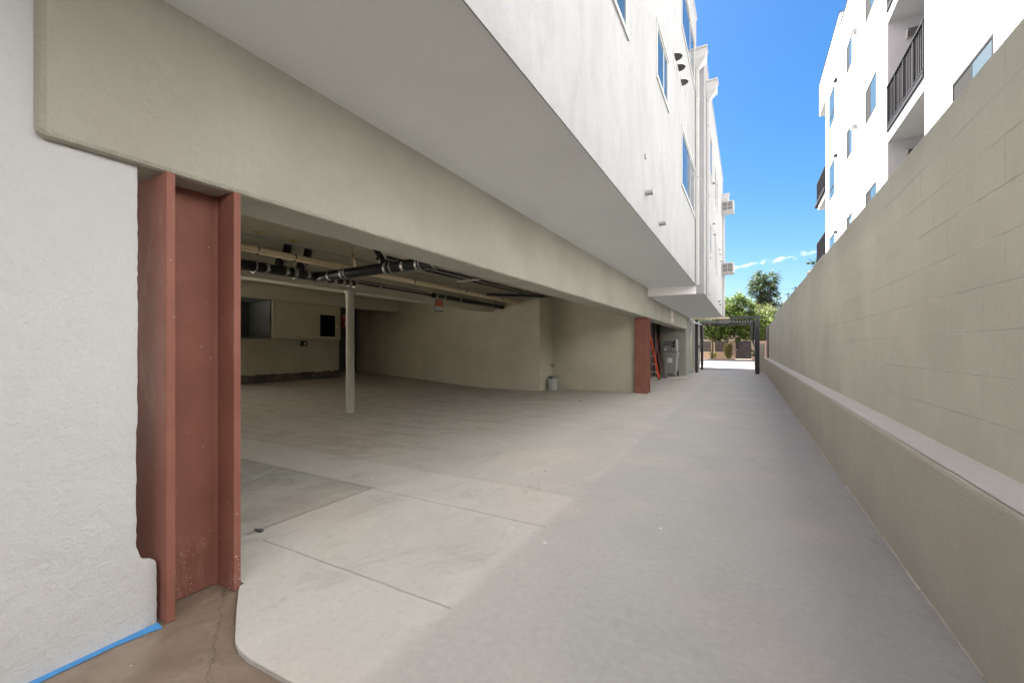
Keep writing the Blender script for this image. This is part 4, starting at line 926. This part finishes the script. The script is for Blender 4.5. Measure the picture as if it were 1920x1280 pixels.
def leaves(mb, c, rad, n, size, rnd, flat=1.0, clumps=None):
    cl = clumps or []
    if not cl:
        for i in range(max(6, n // 70)):
            while True:
                p = [rnd.uniform(-1, 1) for _ in range(3)]; d = sqrt(sum(q * q for q in p))
                if .35 < d < 1: break
            cl.append((c[0] + p[0] * rad[0], c[1] + p[1] * rad[1], c[2] + p[2] * rad[2], rnd.uniform(.14, .30) * min(rad)*1.25))
    for i in range(n):
        k = cl[rnd.randrange(len(cl))]
        g = [rnd.gauss(0, .5) for _ in range(3)]
        p = mathutils.Vector((k[0] + g[0] * k[3], k[1] + g[1] * k[3], k[2] + g[2] * k[3] * .8))
        s_ = size * rnd.uniform(.6, 1.3); a = rnd.uniform(0, 2 * pi); t_ = rnd.uniform(-1.1, 1.1)
        u = mathutils.Vector((cos(a), sin(a), rnd.uniform(-.5, .3))) * s_; w = mathutils.Vector((-sin(a) * cos(t_), cos(a) * cos(t_), sin(t_))) * s_ * .45
        mb.add([p - u * .5, p + w * .5, p + u * .6, p - w * .5], [(0, 1, 2, 3)])
    return cl
def tree(name, base, h, crown, rad, n, size, mat, label, seed, trunk_r=.14, group='trees across the street', extra=()):
    rnd = random.Random(seed); o = thing(name, base, label, 'tree', group)
    mb = MB(); cl = leaves(mb, crown, rad, n, size, rnd)
    for c2, r2, n2 in extra: cl += leaves(mb, c2, r2, n2, size, rnd)
    mb.build('crown', mat, o, fixn=False)
    tb = MB(); b = mathutils.Vector(base); top = mathutils.Vector((crown[0], crown[1], crown[2] + rad[2] * .3)); m1 = b.lerp(top, .45) + mathutils.Vector((rnd.uniform(-.2, .2), 0, 0))
    tb.tube([b, b.lerp(m1, .5) + mathutils.Vector((.06, 0, 0)), m1, m1.lerp(top, .5), top], [trunk_r, trunk_r * .85, trunk_r * .7, trunk_r * .45, .02], 10)
    for k in cl[::3]:
        s_ = b.lerp(top, rnd.uniform(.40, .75)); e = mathutils.Vector(k[:3]); md = s_.lerp(e, .5) + mathutils.Vector((0, 0, .15))
        tb.tube([s_, md, e], [trunk_r * .35, trunk_r * .2, .012], 6)
    tb.build('trunk', 'bark', o, smooth=True)
tree('street_tree', (-3.1, 47.2, 0), 7, (-2.6, 47.5, 3.9), (3.3, 2.2, 2.0), 13000, .19, 'leaf_bright', 'bright green street tree whose crown hangs over the gate opening', 11, .11, extra=(((-1.2, 48, 5.2), (2.0, 1.8, 1.5), 7000), ((.3, 47.6, 3.4), (2.0, 1.5, 1.4), 6500), ((-1.6, 47, 2.7), (3.6, 1.6, .8), 7000)))
tree('street_tree', (1.4, 52.5, 0), 8, (1.6, 53, 4.3), (1.8, 1.6, 1.5), 8500, .16, 'leaf_olive', 'pale olive-green tree to the right of the gate post', 12, .13, extra=(((1.4, 53, 2.6), (1.4, 1.2, 1.2), 4500),))
tree('tall_tree', (1.9, 56, 0), 10, (1.75, 56, 8.1), (1.55, 1.4, 1.8), 9000, .19, 'leaf_dark', 'tall dark tree rising above the others over the street', 13, .15, extra=(((1.5, 56, 5.9), (1.4, 1.1, .9), 3500),))
tree('street_tree', (4.2, 60, 0), 8, (3.9, 60, 6.5), (1.6, 1.4, 1.0), 2600, .20, 'leaf_blue', 'bluish dark tree partly hidden behind the block wall', 14, .13, extra=(((3.0, 60, 5.4), (1.1, 1.1, .9), 1200),))
# shrubs, tall grass
o = thing('shrub', (.55, 49.3, 0), 'dark green shrub right of the garden gate', 'shrub'); mb = MB(); leaves(mb, (.62, 49.3, .62), (.55, .4, .55), 1500, .10, random.Random(5)); mb.build('foliage', 'leaf_dark', o, fixn=False)
def blades(mb, c, n, h, sp_, rnd, w=.02):
    for i in range(n):
        a = rnd.uniform(0, 2 * pi); r0 = rnd.uniform(0, .12); ln = h * rnd.uniform(.55, 1.05); out = sp_ * rnd.uniform(.3, 1)
        p0 = mathutils.Vector((c[0] + r0 * cos(a), c[1] + r0 * sin(a), c[2])); p1 = p0 + mathutils.Vector((cos(a) * out * .35, sin(a) * out * .35, ln * .7)); p2 = p0 + mathutils.Vector((cos(a) * out, sin(a) * out, ln))
        s_ = mathutils.Vector((-sin(a), cos(a), 0)) * w
        mb.add([p0 - s_, p0 + s_, p1 + s_, p2, p1 - s_], [(0, 1, 2, 3, 4)])
for x, hh, lab in ((-1.75, 1.65, 'tall ornamental grass clump in front of the pillar'), (-3.0, .75, 'short dry grass clump left of the tall one')):
    o = thing('ornamental_grass', (x, 49.3, 0), lab, 'grass clump', 'grass clumps by the street wall'); mb = MB(); rnd = random.Random(int(hh * 10))
    for q in range(4): blades(mb, (x + rnd.uniform(-.25, .25), 49.3 + rnd.uniform(-.2, .2), .08), 110, hh, .30, rnd)
    mb.build('blades', 'grass', o, fixn=False)
# palm behind the block wall
o = thing('palm', (4.75, 40, 0), 'palm with drooping dry fronds beside the white building', 'palm'); rnd = random.Random(3)
MB().tube([(4.75, 40, 0), (4.8, 40, 3.5), (4.75, 40, 6.9)], [.22, .18, .16], 10).build('trunk', 'bark', o, smooth=True)
for nm, mt, cnt, e0, e1 in (('fronds', 'leaf_dark', 16, .2, 1.1), ('dry_fronds', 'leaf_dry', 26, -1.3, -.3)):
    mb = MB()
    for i in range(cnt):
        a = rnd.uniform(0, 2 * pi); e = rnd.uniform(e0, e1); L = rnd.uniform(.6, 1.05)
        p0 = mathutils.Vector((4.75, 40, 7.5)); d = mathutils.Vector((cos(a) * cos(e), sin(a) * cos(e), sin(e)))
        p1 = p0 + d * L * .6; 
        for k in range(9):
            f = (k - 4) / 4; s2 = mathutils.Vector((-sin(a), cos(a), 0)); q = p1 + (d * (1 - abs(f) * .4) + s2 * f * .7) * L * .55 + mathutils.Vector((0, 0, -.12))
            mb.add([p1 - s2 * .02, p1 + s2 * .02, q], [(0, 1, 2)])
        mb.add([p0 - mathutils.Vector((0, 0, .015)), p0 + mathutils.Vector((0, 0, .015)), p1], [(0, 1, 2)])
    leaves(mb, (4.42, 40, 7.65 if nm == 'fronds' else 7.15), (.42, .4, .42), 420, .20, rnd)
    mb.build(nm, mt, o, fixn=False)
# utility poles with wires, a parked car at the edge of the view
for x, y, h, lab in ((7.55, 90, 12.0, 'distant slim utility pole, the taller of two'), (6.6, 92, 11.2, 'distant slim utility pole left of the taller one')):
    o = thing('utility_pole', (x, y, 0), lab, 'utility pole', 'distant utility poles')
    MB().tube([(x, y, 0), (x, y, h)], .07, 8).build('pole', 'screen', o); MB().box(x - .55, x + .55, y - .04, y + .04, h - .4, h - .3).build('crossarm', 'screen', o)
    if x > 7: MB().tube([(x, y, h - .3), (-6, y, h - 1.3), (-30, y, h - 1.0)], .018, 5).build('wire', 'screen', o)
def car(x, y, lab):
    o = thing('parked_car', (x, y, 0), lab, 'car')
    prof = [(-2.2, .35), (-2.25, .75), (-2.05, .92), (-1.3, .98), (-.75, 1.42), (.75, 1.45), (1.35, 1.02), (2.1, .92), (2.25, .7), (2.2, .35)]
    MB().extr([(x + a, b) for a, b in prof], 1, y - .85, y + .85).build('body', 'car_paint', o, bevel=.09, bseg=3)
    MB().extr([(x + a, b) for a, b in ((-1.15, 1.02), (-.68, 1.36), (.68, 1.38), (1.18, 1.04))], 1, y - .862, y + .862).build('side_window', 'glass', o)
    for a in (-1.4, 1.4):
        w = MB().tube([(x + a, y - .87, .32), (x + a, y - .66, .32)], .32, 20).build('wheel', 'rubber', o); MB().tube([(x + a, y - .88, .32), (x + a, y - .871, .32)], .19, 16).build('rim', 'alu', w)
        MB().tube([(x + a, y + .87, .32), (x + a, y + .66, .32)], .32, 20).build('wheel', 'rubber', o)
    MB().box(x + 2.16, x + 2.262, y - .75, y - .45, .62, .76).build('headlight', 'label_white', o); MB().box(x + 2.16, x + 2.262, y + .45, y + .75, .62, .76).build('headlight', 'label_white', o)
car(-6.35, 44.2, 'white car parked across the street, only its front showing beyond the gate post')
